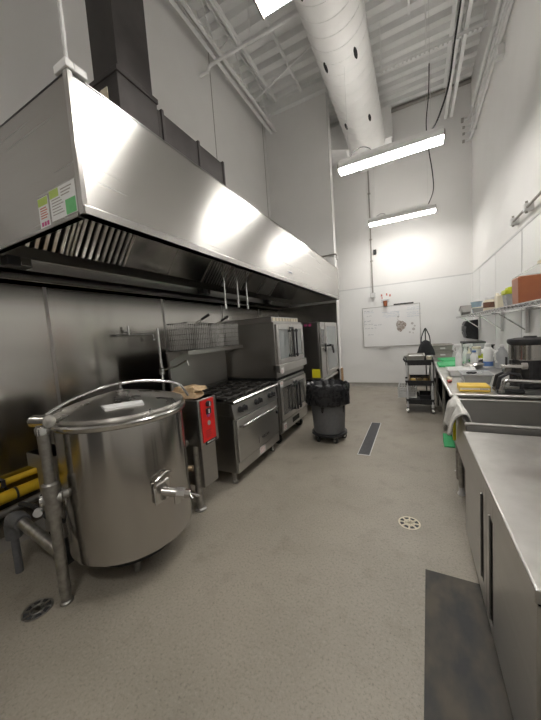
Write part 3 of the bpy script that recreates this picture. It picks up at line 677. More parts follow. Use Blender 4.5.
# ================================================================== RANGE
RY0, RY1, RX = 2.22, 3.18, -1.58
t = thing('gas_range', (-2, 2.7, 0), 'stainless six-burner gas range with oven door and back shelf', 'range')
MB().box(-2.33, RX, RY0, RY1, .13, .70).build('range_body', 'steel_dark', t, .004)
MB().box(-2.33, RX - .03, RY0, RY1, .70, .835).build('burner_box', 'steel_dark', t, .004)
MB().hexa([(RX - .04, RY0, .665), (RX + .02, RY0, .665), (RX + .02, RY1, .665), (RX - .04, RY1, .665), (RX - .04, RY0, .825), (RX - .005, RY0, .825), (RX - .005, RY1, .825), (RX - .04, RY1, .825)]).build('knob_panel', 'steel', t, .004)
MB().prism_y([(RX - .09, .835), (RX + .02, .815), (RX + .032, .822), (RX + .032, .838), (RX + .02, .85), (RX - .09, .855)], RY0 - .004, RY1 + .004).build('front_ledge', 'polished', t, .004)
for y in (2.335, 2.415, 2.655, 2.735, 2.975, 3.055):
    z = .742
    k_ = MB().tube([(RX + .006, y, z), (RX + .018, y, z + .002)], .031, 20).build('knob', 'black', t)
    MB().tube([(RX + .016, y, z), (RX + .042, y, z + .004)], [.028, .022], 20).build('knob_cap', 'black', k_)
    MB().box(RX + .03, RX + .05, y - .006, y + .006, z - .022, z + .027).build('knob_grip', 'black', k_, .003)
dr = MB().box(RX, RX + .022, RY0 + .03, RY1 - .10, .235, .655).build('oven_door', 'steel', t, .004)
MB().tube([(RX + .02, RY0 + .07, .585), (RX + .065, RY0 + .07, .59), (RX + .065, RY1 - .12, .59), (RX + .02, RY1 - .12, .585)], .015, 12).build('door_handle', 'polished', dr)
text('door_lettering', 'VULCAN', .045, (RX + .0235, 2.80, .325), (PI / 2, 0, PI / 2), 'black', dr)
MB().box(RX + .022, RX + .0235, 2.64, 2.648, .285, .36).build('door_emblem', 'black', dr)
MB().box(RX, RX + .012, RY0 + .01, RY1 - .01, .13, .225).build('kick_panel', 'steel', t, .004)
MB().box(RX, RX + .012, RY1 - .085, RY1 - .005, .24, .655).build('side_strip', 'steel', t, .003)
s = MB().cyl((RX + .01, RY1 - .045, .50), (RX + .03, RY1 - .045, .50), .020).build('oven_knob', 'black', t)
st = MB().box(RX + .012, RX + .0135, 2.66, 2.79, .145, .22).build('rating_sticker', 'paper', t)
b = MB()
for k_ in range(4): b.box(RX + .0135, RX + .0142, 2.67, 2.775 - .01 * (k_ % 2), .205 - k_ * .016, .209 - k_ * .016)
b.build('printed_lines', 'ink_red', st)
# burners and grates
for i in range(3):
    for j in range(2):
        cx, cy = RX - .2 - .29 * j, RY0 + .16 + .32 * i
        g = MB()
        for q in (-.14, 0, .14):
            g.box(cx - .14, cx + .14, cy + q - .007, cy + q + .007, .862, .882); g.box(cx + q - .007, cx + q + .007, cy - .15, cy + .15, .862, .882)
        for sx_ in (-.135, .135):
            for sy_ in (-.14, .14): g.box(cx + sx_ - .008, cx + sx_ + .008, cy + sy_ - .008, cy + sy_ + .008, .834, .865)
        g = g.build('burner_grate', 'iron', t, .003)
        MB().lathe([(.06, .836), (.062, .85), (.045, .862), (.01, .864)], (cx, cy), 20).build('burner_head', 'iron', g)
MB().box(-2.335, -2.31, RY0 - .02, RY1 + .02, .13, 1.355).build('back_riser', 'steel', t, .004)
MB().box(-2.315, -2.27, RY0 + .02, RY1 - .02, .84, .90).build('riser_foot', 'steel_dark', t, .004)
sh = MB().prism_y([(-2.33, 1.335), (-2.03, 1.335), (-2.03, 1.315), (-2.02, 1.315), (-2.02, 1.355), (-2.33, 1.355)], RY0 - .045, RY1 + .02).build('back_shelf', 'steel', t, .002)
for y in (RY0 - .02, RY1 + .01): MB().prism_y([(-2.31, 1.335), (-2.10, 1.335), (-2.31, 1.25)], y - .004, y + .004).build('shelf_bracket', 'steel', sh)
for x in (-2.22, -1.66):
    for y in (RY0 + .06, RY1 - .06):
        MB().lathe([(.026, 0), (.026, .02), (.018, .03), (.018, .08), (.026, .09), (.026, .135)], (x, y), 16).build('leg', 'castpipe', t)
# fry baskets on the shelf
def basket(y, x, label, handle=True, w=.22, d=.27, h=.21):
    z0 = 1.3565
    t = thing('fry_basket', (x, y, z0), label, 'basket', 'wire baskets on the range shelf')
    b = MB(); x0, x1, y0, y1 = x - d / 2, x + d / 2, y - w / 2, y + w / 2; r = .003
    n1, n2, n3 = 11, 12, 6
    for i in range(n1):
        u = x0 + .01 + (d - .02) * i / (n1 - 1)
        b.tube([(u, y0, z0 + h), (u, y0 + .01, z0 + .003), (u, y1 - .01, z0 + .003), (u, y1, z0 + h)], r, 4)
    for i in range(n2):
        u = y0 + .01 + (w - .02) * i / (n2 - 1)
        b.tube([(x0, u, z0 + h), (x0 + .01, u, z0 + .003), (x1 - .01, u, z0 + .003), (x1, u, z0 + h)], r, 4)
    for i in range(n3):
        k = .01 * (1 - i / (n3 - 1)); z = z0 + .004 + (h - .01) * i / (n3 - 1)
        b.tube([(x0 + k, y0 + k, z), (x1 - k, y0 + k, z), (x1 - k, y1 - k, z), (x0 + k, y1 - k, z)], r, 4, True)
    b.build('wire_mesh', 'polished', t, smooth=False)
    MB().tube([(x0, y0, z0 + h), (x1, y0, z0 + h), (x1, y1, z0 + h), (x0, y1, z0 + h)], .006, 8, True).build('basket_rim', 'polished', t)
    if handle:
        hd = MB().tube([(x1, y - .03, z0 + h), (x1 + .06, y, z0 + h + .03), (x1 + .06, y, z0 + h + .03), (x1, y + .03, z0 + h)], .005, 8).build('handle_wire', 'polished', t)
        MB().tube([(x1 + .05, y, z0 + h + .026), (x1 + .12, y + .05, z0 + h + .075)], [.013, .015], 12).build('handle_grip', 'black', t)
    return t
basket(2.375, -2.17, 'wire fry basket with black handle on the range shelf, nearest of three', w=.33, d=.27, h=.285)
basket(2.72, -2.17, 'smaller wire fry basket in the middle of the range shelf', w=.215, d=.26, h=.275)
basket(3.035, -2.18, 'wire basket without a handle at the far end of the range shelf, by the ovens', False, w=.27, d=.25, h=.28)

# ================================================================== DOUBLE CONVECTION OVEN
OY0, OY1, OX = 3.26, 4.24, -1.585
t = thing('convection_oven', (-2, 3.75, 0), 'stacked double convection oven on casters beside the range', 'oven')
def oven(z0, h, nm):
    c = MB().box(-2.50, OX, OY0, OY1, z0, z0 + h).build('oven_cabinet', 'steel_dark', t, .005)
    for k in range(2):
        y0, y1 = OY0 + .015 + k * .475, OY0 + .015 + k * .475 + .47
        d = MB()
        zz0, zz1 = z0 + .17, z0 + h - .035
        m_ = .065
        d.box(OX, OX + .03, y0, y0 + m_, zz0, zz1); d.box(OX, OX + .03, y1 - m_, y1, zz0, zz1)
        d.box(OX, OX + .03, y0 + m_, y1 - m_, zz0, zz0 + m_); d.box(OX, OX + .03, y0 + m_, y1 - m_, zz1 - m_, zz1)
        d = d.build('oven_door', 'steel', t, .003)
        MB().box(OX + .006, OX + .018, y0 + m_ - .005, y1 - m_ + .005, zz0 + m_ - .005, zz1 - m_ + .005).build('door_window', 'glass_dark' if nm else 'glass_pale', d)
        yh = y1 - .05 if k == 0 else y0 + .05
        yo = yh - (.06 if k == 0 else -.06)
        hz0, hz1 = zz0 + .06, zz1 - .06
        MB().tube([(OX + .03, yo, hz1 - .03), (OX + .075, yo, hz1 - .03), (OX + .085, yh, hz1 - .005), (OX + .085, yh, (hz0 + hz1) / 2), (OX + .085, yh, hz0 + .005), (OX + .075, yo, hz0 + .03), (OX + .03, yo, hz0 + .03)], .013, 10).build('door_handle', 'black', d)
        MB().box(OX + .03, OX + .05, yh - .014, yh + .014, hz0, hz1).build('handle_backing', 'polished', d, .003)
    MB().box(OX + .028, OX + .05, OY0 + .43, OY0 + .55, z0 + h - .105, z0 + h - .07).build('door_latch', 'black', t, .004)
oven(.16, .70, 1)
oven(.90, .72, 0)
MB().hexa([(OX - .05, OY0, .985), (OX + .05, OY0, .965), (OX + .05, OY1 + .02, .965), (OX - .05, OY1 + .02, .985), (OX - .05, OY0, 1.075), (OX + .045, OY0, 1.065), (OX + .045, OY1 + .02, 1.065), (OX - .05, OY1 + .02, 1.075)]).build('control_shelf', 'steel', t, .004)
MB().box(OX + .0, OX + .02, OY0 + .005, OY1 - .005, .185, .315).build('lower_control_panel', 'steel_dark', t, .003)
MB().box(OX + .02, OX + .021, OY0 + .36, OY0 + .62, .215, .285).build('vent_slots', 'void', t)
MB().box(-2.42, OX - .04, OY0 + .03, OY1 - .03, 1.62, 1.69).build('flue_box', 'steel', t, .004)
b = MB()
for k_ in range(9): b.box(OX - .042, OX - .034, OY0 + .06 + k_ * .1, OY0 + .13 + k_ * .1, 1.635, 1.675)
b.build('flue_slots', 'cream', t)
MB().box(-2.46, OX - .02, OY0 + .02, OY1 - .02, .86, .90).build('stacking_frame', 'void', t)
for (y, z, w_, h_, nm) in ((OY0 + .03, .955, .075, .075, 'a'), (OY0 + .02, .80, .09, .085, 'b')):
    s = MB().box(OX + .052, OX + .0535, y, y + w_, z, z + h_) if nm == 'a' else MB().box(OX + .031, OX + .0325, y - .01, y + w_ - .01, z - .02, z + h_ - .03)
    s = s.build('warning_sticker', 'paper', t); xx = OX + (.0535 if nm == 'a' else .0325)
    bb = MB()
    for k_ in range(3): bb.box(xx, xx + .0008, y + .004, y + w_ - .022, z + .012 + k_ * .014, z + .016 + k_ * .014)
    bb.build('printed_lines', 'ink_red', s)
s = MB().box(OX + .0205, OX + .022, OY0 + .06, OY0 + .15, .20, .29).build('warning_sticker', 'paper', t)
bb = MB()
for k_ in range(3): bb.box(OX + .022, OX + .0228, OY0 + .07, OY0 + .14, .215 + k_ * .02, .221 + k_ * .02)
bb.build('printed_lines', 'ink_red', s)
for x in (-2.38, -1.69):
    for y in (OY0 + .10, OY1 - .10):
        c = MB().tube([(x, y - .018, .062), (x, y + .018, .062)], .062, 24).build('caster', 'rubber', t)
        MB().tube([(x, y - .022, .062), (x, y + .022, .062)], .022, 14).build('caster_hub', 'castpipe', c)
        MB().box(x - .03, x + .03, y - .028, y - .022, .05, .16).build('caster_fork', 'castpipe', c); MB().box(x - .03, x + .03, y + .022, y + .028, .05, .16).build('caster_fork', 'castpipe', c)

# ================================================================== COMBI OVEN
CY0, CY1, CX = 4.74, 5.86, -1.47
t = thing('combi_oven', (-2, 5.3, 0), 'tall combi oven with wide glass door, at the far end of the cooking line', 'oven')
MB().box(-2.35, CX, CY0, CY1, .62, 1.625).build('oven_cabinet', 'steel_dark', t, .006)
MB().box(CX, CX + .035, CY0 + .005, CY0 + .26, .66, 1.615).build('control_panel', 'steel', t, .004)
MB().box(CX + .035, CX + .038, CY0 + .05, CY0 + .21, 1.25, 1.50).build('control_display', 'glass_dark', t, .002)
MB().cyl((CX + .035, CY0 + .13, 1.17), (CX + .055, CY0 + .13, 1.17), .022).build('control_knob', 'steel', t)
d = MB()
y0, y1, z0, z1, m_ = CY0 + .27, CY1 - .005, .68, 1.615, .07
d.box(CX, CX + .045, y0, y0 + m_ + .03, z0, z1); d.box(CX, CX + .045, y1 - m_, y1, z0, z1); d.box(CX, CX + .045, y0 + m_, y1 - m_, z0, z0 + m_); d.box(CX, CX + .045, y0 + m_, y1 - m_, z1 - m_, z1)
d = d.build('oven_door', 'steel', t, .004)
MB().box(CX + .012, CX + .046, y0 + m_ + .03, y1 - m_, z0 + m_, z1 - m_).build('door_window', 'glass_pale', d)
MB().tube([(CX + .045, y0 + .06, 1.20), (CX + .11, y0 + .06, 1.20)], .018, 12).build('handle_mount', 'black', d)
MB().tube([(CX + .11, y0 + .04, 1.205), (CX + .12, y0 + .14, 1.20), (CX + .12, y0 + .22, 1.06)], [.022, .022, .017], 12).build('door_handle', 'black', d)
MB().box(CX + .035, CX + .06, CY0 + .215, CY0 + .25, 1.10, 1.24).build('latch_plate', 'black', t, .003)
b = MB()
for k_ in range(2): b.box(-1.72 + k_ * .08, -1.67 + k_ * .08, CY0 - .002, CY0 - .0, 1.56, 1.60)
b.build('side_badge', 'magenta_print', t)
MB().box(-2.35, CX + .02, CY0, CY1, .58, .63).build('drip_tray', 'polished', t, .004)
for x in (-2.28, -1.56):
    for y in (CY0 + .06, CY1 - .06): MB().box(x - .02, x + .02, y - .02, y + .02, .0, .58).build('leg', 'castpipe', t, .003)
MB().box(-2.3, -1.54, CY0 + .04, CY1 - .04, .22, .245).build('stand_shelf', 'steel_dark', t, .003)
b = MB()
for z in (.32, .39, .46, .53):
    for y in (CY0 + .09, CY1 - .09): b.box(-2.28, -1.56, y - .012, y + .012, z, z + .004)
b.build('rack_runner', 'steel_dark', t)
MB().box(-1.85, -1.60, CY0 - .003, CY0 - .001, .635, .66).build('side_trim', 'steel', t)
o = MB().box(-1.62, -1.475, CY0 - .004, CY0 - .001, .665, .815).build('notice_card', 'yellow_tag'); tag(o, 'bright yellow notice stuck low on the side of the combi oven', 'notice')
o = MB().box(-1.42, -1.39, 6.02, 6.10, .001, .66).build('wood_block', 'wood', bev=.004)
tag(o, 'strip of light wood standing at the end of the wing wall', 'wood strip')

# ================================================================== TRASH CAN
TX, TY = -1.075, 3.72
t = thing('can_dolly', (TX, TY, 0), 'black round dolly with casters under the grey trash can', 'dolly')
MB().lathe([(.215, .085), (.235, .09), (.235, .115), (.20, .118)], (TX, TY), 40).build('dolly_ring', 'black', t)
for a in (20, 92, 164, 236, 308):
    a = math.radians(a); x, y = TX + .19 * math.cos(a), TY + .19 * math.sin(a); dx_, dy_ = -math.sin(a + .5), math.cos(a + .5)
    c = MB().tube([(x - dx_ * .013, y - dy_ * .013, .035), (x + dx_ * .013, y + dy_ * .013, .035)], .035, 18).build('caster', 'rubber', t)
    MB().tube([(x - dx_ * .017, y - dy_ * .017, .035), (x + dx_ * .017, y + dy_ * .017, .035)], .016, 12).build('caster_hub', 'chrome', c)
    MB().box(x - .014, x + .014, y - .014, y + .014, .07, .092).build('caster_fork', 'chrome', c)
t = thing('trash_can', (TX, TY, .119), 'round grey trash can standing in front of the ovens', 'trash can')
MB().lathe([(.20, .1195), (.205, .14), (.238, .66), (.252, .665), (.255, .70), (.245, .705), (.232, .69), (.20, .16)], (TX, TY), 48).build('can_body', 'can_grey', t)
b = MB()
for a in (10, 190):
    a = math.radians(a); x, y = TX + .245 * math.cos(a), TY + .245 * math.sin(a); b.obox((x, y, .60), (.05, .12, .03), a)
b.build('handle', 'can_grey', t, .008)
rnd = random.Random(3); ph = [rnd.uniform(0, 6.28) for _ in range(8)]
def wob(tq, i):
    amp = [.008, .008, .007, .006, .004, .004, .006, .012, .014, .014][min(i, 9)]
    return amp * (math.sin(5 * tq + ph[0] + i * .9) + .7 * math.sin(9 * tq + ph[1] - i * .7) + .5 * math.sin(17 * tq + ph[2] + i * 1.7))
vv = MB().lathe([(.272, .50), (.285, .51), (.290, .55), (.288, .60), (.290, .67), (.288, .735), (.274, .765), (.25, .745), (.225, .62), (.20, .40), (.16, .26)], (TX, TY), 72, cap=False, wob=wob)
vv.v = [(x, y, z + (.028 * math.sin(3 * math.atan2(y - TY, x - TX) + 1) + .012 * math.sin(11 * math.atan2(y - TY, x - TX)) if z < .5 else (.008 * math.sin(13 * math.atan2(y - TY, x - TX)) if z > .7 else 0))) for x, y, z in vv.v]
o = vv.build('bin_liner', 'bag'); tag(o, 'shiny black liner bag folded over the rim of the grey trash can', 'bin liner')
md = o.modifiers.new('thick', 'SOLIDIFY'); md.thickness = .002

# ================================================================== FLOOR FITTINGS
t = thing('trench_drain', (-.57, 3.92, 0), 'long dark floor drain strip in the middle of the aisle', 'drain')
MB().box(-.641, -.499, 3.305, 4.545, .0005, .003).build('drain_frame', 'trim', t)
MB().box(-.632, -.508, 3.32, 4.53, .002, .005).build('drain_grate', 'drain', t)
def cover(x, y, r, label, m):
    t = thing('floor_drain', (x, y, 0), label, 'drain')
    MB().lathe([(r, .0004), (r, .003), (r * .88, .004), (r * .86, .003)], (x, y), 32, cap=False).build('drain_ring', m, t)
    MB().lathe([(r * .86, .0004), (.001, .0006)], (x, y), 32, cap=False).build('drain_well', 'drain', t)
    b = MB()
    for q in range(4):
        a = PI * q / 4; b.obox((x, y, .003), (r * 1.7, .012, .003), a)
    b.tube([(x + r * .45 * math.cos(2 * PI * j / 20), y + r * .45 * math.sin(2 * PI * j / 20), .003) for j in range(20)], .005, 6, True)
    b.build('drain_spokes', m, t)
cover(-.075, 2.21, .075, 'round pale spoked drain cover in the aisle before the sink', 'cream')
cover(-1.95, .70, .075, 'round dark drain cover on the floor beside the kettle leg', 'castpipe')
o = MB().hexa([(-.085, -1.2, .0), (.36, -1.2, .0), (.36, 1.785, .0), (.018, 1.79, .0), (-.085, -1.2, .008), (.36, -1.2, .008), (.36, 1.785, .008), (.018, 1.79, .008)]).build('floor_mat', 'mat', bev=.002)
tag(o, 'worn dark rubber mat along the foot of the refrigerated counter', 'mat')
# ================================================================== REFRIGERATED COUNTER (right foreground)
FX = .268
t = thing('refrigerated_counter', (.69, 1.54, 0), 'low stainless two-door refrigerated counter in the right foreground', 'refrigerator')
MB().box(FX + .011, 1.08, .913, 2.15, .09, .715).build('cabinet_body', 'black', t, .002)
MB().box(FX + .012, 1.08, 2.15, 2.156, .09, .715).build('end_panel', 'steel_dark', t, .003)
MB().prism_x([(.905, .705), (.905, .745), (2.165, .745), (2.165, .705)], FX - .008, FX + .012).build('top_edge', 'steel', t, .003)
MB().box(FX - .006, 1.085, .907, 2.163, .722, .746).build('worktop', 'steel_top', t, .004)
MB().box(FX + .002, FX + .012, .915, 2.155, .69, .712).build('door_gasket', 'void', t)
for k, (y0, y1) in enumerate(((.915, 1.533), (1.537, 2.16))):
    d = MB()
    hy = 1.43 if k == 0 else 1.615
    ya, yb = hy - .022, hy + .022
    d.box(FX, FX + .010, y0, ya, .075, .695); d.box(FX, FX + .010, yb, y1, .075, .695)
    d.box(FX, FX + .010, ya, yb, .075, .12 if k == 0 else .17); d.box(FX, FX + .010, ya, yb, .62 if k else .60, .695)
    d = d.build('door', 'steel', t, .002)
    MB().box(FX + .005, FX + .009, ya - .002, yb + .002, .115 if k == 0 else .165, .625).build('handle_recess', 'void', d)
    MB().box(FX - .006, FX + .012, yb, yb + .006, .12 if k == 0 else .17, .61).build('handle_lip', 'steel', d, .002)
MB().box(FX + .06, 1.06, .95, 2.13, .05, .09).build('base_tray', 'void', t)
for x in (FX + .12, 1.02):
    for y in (1.02, 2.06): MB().tube([(x, y - .015, .03), (x, y + .015, .03)], .03, 16).build('caster', 'rubber', t)

# ================================================================== SINK
SX0, SX1, SY0, SY1, SZ = .285, 1.09, 2.225, 2.925, .775
t = thing('sink_unit', (.7, 2.55, 0), 'deep stainless sink with rolled rim between the counters', 'sink')
b = MB()
b.box(SX0, SX0 + .006, SY0, SY1, .43, SZ); b.box(SX1 - .006, SX1, SY0, SY1, .43, SZ)
b.box(SX0, SX1, SY0, SY0 + .006, .43, SZ); b.box(SX0, SX1, SY1 - .006, SY1, .43, SZ); b.box(SX0, SX1, SY0, SY1, .425, .432)
b.build('basin', 'steel', t)
MB().tube([(SX0, SY0, SZ), (SX1, SY0, SZ), (SX1, SY1, SZ), (SX0, SY1, SZ)], .011, 12, True).build('rolled_rim', 'steel_top', t)
MB().lathe([(.045, .4325), (.045, .434), (.03, .4335), (.001, .433)], (.72, 2.55), 20).build('sink_drain', 'chrome', t)
for x in (SX0 + .03, SX1 - .04):
    for y in (SY0 + .05, SY1 - .17):
        l = MB().cyl((x, y, .06), (x, y, .44), .021, n=18).build('leg', 'castpipe', t)
        MB().lathe([(.03, 0), (.03, .012), (.02, .03), (.022, .065)], (x, y), 16).build('adjustable_foot', 'trim', l)
        MB().lathe([(.034, .39), (.026, .43)], (x, y), 16).build('leg_socket', 'castpipe', l)
MB().box(SX0 + .02, SX0 + .045, SY1 - .17, SY1 - .15, .12, .44).build('support_strip', 'steel', t, .002)
t = thing('sink_faucet', (1.02, 2.84, .80), 'grey deck faucet with long level spout over the sink', 'faucet')
MB().lathe([(.036, .77), (.034, .83), (.022, .85), (.022, .90), (.03, .905), (.03, .95), (.018, .97)], (1.03, 2.865), 20).build('faucet_body', 'polished', t)
MB().tube([(1.03, 2.865, .935), (.86, 2.85, .948), (.66, 2.83, .962)] + arc((.645, 2.83, .935), .03, PI * .45, PI, 5, 'xz') + [(.604, 2.83, .895), (.600, 2.83, .875)], .0155, 14).build('spout', 'polished', t)
MB().cyl((.6, 2.83, .862), (.602, 2.83, .885), .02).build('aerator', 'castpipe', t)
MB().tube([(1.03, 2.865, .96), (1.0, 2.80, .985), (.98, 2.74, .99)], [.012, .010, .013], 10).build('lever_handle', 'polished', t)
# towel over the front rim
def towel():
    b = MB(); n1, n2 = 26, 20; vs = []
    prof = [(.218, .635), (.227, .67), (.238, .71), (.250, .752), (.263, .785), (.285, .808), (.31, .80), (.325, .772), (.332, .73), (.337, .69)]
    for i in range(n1 + 1):
        u = i / n1; y = 2.38 + .52 * u
        for j, (x, z) in enumerate(prof):
            q = j / (len(prof) - 1); f = .016 * math.sin(15 * u + 2 * q) + .010 * math.sin(31 * u + 5 * q + 1)
            drop = (.07 * u + .03 * math.sin(9 * u)) * (1 - q) if q < .45 else 0
            bulge = .030 * math.sin(PI * u) * (1 - abs(q - .45)); edge = min(1, min(u, 1 - u) * 5)
            vs.append((x - f * (1 if q < .5 else -.3) - bulge * .8, y + .02 * math.sin(7 * q + 3 * u), z - drop + bulge + .02 * edge * (q > .3) * (q < .7) + .006 * math.sin(20 * u + 9 * q)))
    m_ = len(prof)
    fs = [(i * m_ + j, i * m_ + j + 1, (i + 1) * m_ + j + 1, (i + 1) * m_ + j) for i in range(n1) for j in range(m_ - 1)]
    o = b.add(vs, fs).build('towel', 'cloth', sub=1)
    md = o.modifiers.new('thick', 'SOLIDIFY'); md.thickness = .012; md.offset = 0
    return tag(o, 'crumpled white towel draped over the front rim of the sink', 'towel')
towel()
t = thing('scrub_brush', (.262, 2.66, .6), 'yellow brush handle hanging below the white towel on the sink', 'brush')
MB().tube([(.262, 2.655, .70), (.262, 2.66, .60), (.262, 2.67, .50)], [.009, .011, .012], 10).build('brush_handle', 'yellow_tag', t)
MB().tube([(.262, 2.652, .70), (.270, 2.652, .725), (.283, 2.652, .74)], .005, 8).build('hook', 'chrome', t)
t = thing('dustpan', (.33, 3.85, 0), 'bright green dustpan standing below the sink end of the long worktable', 'dustpan')
MB().hexa([(.27, 3.80, .0), (.45, 3.80, .0), (.45, 3.98, .0), (.27, 3.98, .0), (.27, 3.80, .016), (.45, 3.80, .016), (.45, 3.98, .11), (.27, 3.98, .11)]).build('pan', 'green', t, .004)
MB().tube([(.36, 3.95, .10), (.38, 4.04, .15), (.40, 4.1, .19)], .014, 10).build('pan_handle', 'green', t)
o = MB().obox((.33, 3.2, .003), (.035, .02, .005), .4).build('paper_scrap', 'paper'); tag(o, 'tiny white paper scrap on the floor beside the sink leg', 'scrap')

# ================================================================== LONG WORKTABLE
TX0, TX1, TY0, TY1, TZ = .275, 1.095, 2.95, 7.25, .82
t = thing('worktable', (.68, 5, 0), 'long stainless worktable along the right wall, crowded with kitchenware', 'table')
MB().box(TX0, TX1, TY0, TY1, TZ - .028, TZ).build('tabletop', 'steel_top', t, .004)
MB().tube([(TX0 - .004, TY1, TZ - .012), (TX0 - .004, TY0 - .004, TZ - .012), (TX1, TY0 - .004, TZ - .012)], .0165, 12).build('rolled_edge', 'steel_top', t)
MB().box(TX0 + .02, TX1 - .02, TY0 + .02, TY1 - .02, TZ - .09, TZ - .028).build('under_frame', 'steel_dark', t, .003)
MB().box(TX0 + .05, TX1 - .04, TY0 + .06, TY1 - .06, .24, .265).build('lower_shelf', 'steel_dark', t, .003)
MB().box(TX1 - .012, TX1 + .004, TY0, TY1, TZ, TZ + .10).build('back_upstand', 'steel', t, .003)
for x in (TX0 + .05, TX1 - .06):
    for y in (TY0 + .08, 4.4, 5.8, TY1 - .08):
        MB().tube([(x, y, 0), (x, y, .04), (x, y, TZ - .03)], [.018, .022, .022], 14).build('leg', 'castpipe', t)

# things on the worktable
def on(name, label, cat, x, y, group=None, z=TZ): return thing(name, (x, y, z), label, cat, group)
Z = TZ + .0012
t = on('food_wrap_box', 'flat yellow carton lying at the near edge of the long worktable', 'box', .46, 3.15)
MB().box(.345, .575, 3.06, 3.25, Z, Z + .05).build('carton', 'yellow', t, .004)
MB().box(.35, .57, 3.0585, 3.0605, Z + .018, Z + .034).build('printed_band', 'cream', t)
b = MB()
for k_ in range(6): b.box(.50 + k_ * .010, .506 + k_ * .010, 3.0575, 3.0590, Z + .020, Z + .031)
b.build('printed_lettering', 'ink', t)
t = on('storage_tub', 'cloudy grey lidded tub with black knob behind the yellow carton', 'tub', .52, 3.6)
MB().taper(.42, .66, 3.42, 3.74, Z, Z + .085, .02).build('tub_body', 'clear_grey', t, .006)
MB().box(.41, .67, 3.41, 3.75, Z + .085, Z + .10).build('tub_lid', 'clear_grey', t, .004)
MB().obox((.50, 3.50, Z + .108), (.09, .03, .016), .5).build('lid_clip', 'black', t, .004)
MB().obox((.50, 3.50, Z + .108), (.03, .08, .016), .5).build('lid_clip', 'black', t, .004)
t = on('serving_tray', 'white long plastic tray with raised ends behind the cloudy grey tub', 'tray', .47, 4.1)
MB().tray(.34, .60, 3.92, 4.22, Z, Z + .075, .02, .006, .012).build('tray_body', 'white_pl', t, .003)
for x in (.335, .605): MB().box(x - .012, x + .012, 4.02, 4.12, Z + .05, Z + .085).build('tray_handle', 'white_pl', t, .004)
t = on('stained_sack', 'pale crumpled sack with reddish end at the front edge of the worktable', 'sack', .33, 3.6)
vs = MB(); R_ = random.Random(5)
def blob(c, rx, ry, rz, seed, amp=.12):
    b = MB(); nu, nv = 20, 12; vs = []; fs = []; p_ = [random.Random(seed + q).uniform(0, 6.28) for q in range(4)]
    for i in range(nv + 1):
        th = PI * i / nv
        for j in range(nu):
            f = 2 * PI * j / nu
            k_ = 1 + amp * (math.sin(3 * f + p_[0] + 2 * th) + .6 * math.sin(5 * f + p_[1] - 3 * th) + .5 * math.sin(4 * th + p_[2]))
            zz = rz * math.cos(th) * k_
            vs.append((c[0] + rx * math.sin(th) * math.cos(f) * k_, c[1] + ry * math.sin(th) * math.sin(f) * k_, max(c[2] - rz, c[2] + zz)))
    for i in range(nv):
        for j in range(nu): fs.append((i * nu + j, (i + 1) * nu + j, (i + 1) * nu + (j + 1) % nu, i * nu + (j + 1) % nu))
    return b.add(vs, fs)
blob((.32, 3.66, Z + .02), .03, .09, .02, 3, .08).build('sack_body', 'cream', t)
blob((.31, 3.52, Z + .016), .024, .03, .016, 9, .08).build('red_end', 'ink_red', t)
for i, (x, y, rz, lab) in enumerate(((.43, 5.0, 0, 'green cutting board on the worktable, nearer of the two'), (.50, 5.62, .12, 'green cutting board on the worktable, farther and turned slightly'))):
    t = on('cutting_board', lab, 'cutting board', x + .03, y, 'green cutting boards')
    for k_ in range(2): MB().obox((x + .03 + .005 * k_, y + .004 * k_, Z + .0075 + .0135 * k_), (.34, .50, .013), rz).build('board_layer', 'green', t, .005)
# bottles and containers
def lathe_thing(name, label, cat, x, y, parts, group=None, z=Z):
    t = thing(name, (x, y, z), label, cat, group)
    for nm, prof, m in parts: MB().lathe([(r, z + h) for r, h in prof], (x, y), 28).build(nm, m, t)
    return t
def spray(x, y, rz, label, h=.2, m='white_pl'):
    t = lathe_thing('spray_bottle', label, 'spray bottle', x, y, [('bottle', [(.04, 0), (.042, .01), (.042, h * .62), (.032, h * .8), (.014, h), (.014, h + .02)], m), ('collar', [(.017, h + .004), (.017, h + .035)], 'white_pl')], 'spray bottles on the worktable')
    R = Matrix.Rotation(rz, 3, 'Z'); c = Vector((x, y, 0))
    hd = MB(); hd.obox(c + R @ Vector((.012, 0, Z + h + .055)), (.085, .03, .04), rz); hd.obox(c + R @ Vector((.062, 0, Z + h + .062)), (.025, .018, .02), rz)
    hd.build('spray_head', 'white_pl', t, .006)
    MB().tube([c + R @ Vector((.04, 0, Z + h + .045)), c + R @ Vector((.055, 0, Z + h + .02)), c + R @ Vector((.045, 0, Z + h - .01))], .006, 8).build('trigger', 'tub_grey', t)
    MB().lathe([(.0425, Z + h * .2), (.0428, Z + h * .2), (.0428, Z + h * .58), (.0425, Z + h * .58)], (x, y), 28).build('label_band', 'paper', t)
    return t
spray(.52, 4.62, 2.4, 'white spray bottle standing alone in front of the green boards', .25)
spray(.66, 5.12, .6, 'white spray bottle behind the steel bowls on the worktable', .22)
spray(.78, 5.55, 2.9, 'small white spray bottle by the wall beyond the steel bowls', .2, 'clear_grey')
t = lathe_thing('aerosol_can', 'white can with blue printed base on the worktable', 'can', .86, 4.72, [('can_body', [(.052, 0), (.055, .01), (.055, .24), (.045, .26), (.03, .27)], 'white_pl'), ('cap', [(.035, .27), (.035, .31), (.03, .315)], 'white_pl'), ('blue_band', [(.0555, .02), (.0558, .02), (.0558, .08), (.0555, .08)], 'label_blue')])
t = lathe_thing('white_jug', 'cloudy white jug right of the blue-banded can on the worktable', 'jug', .97, 4.55, [('jug_body', [(.06, 0), (.07, .01), (.072, .17), (.05, .23), (.022, .27), (.022, .29)], 'clear_grey'), ('jug_cap', [(.026, .285), (.026, .31)], 'white_pl')])
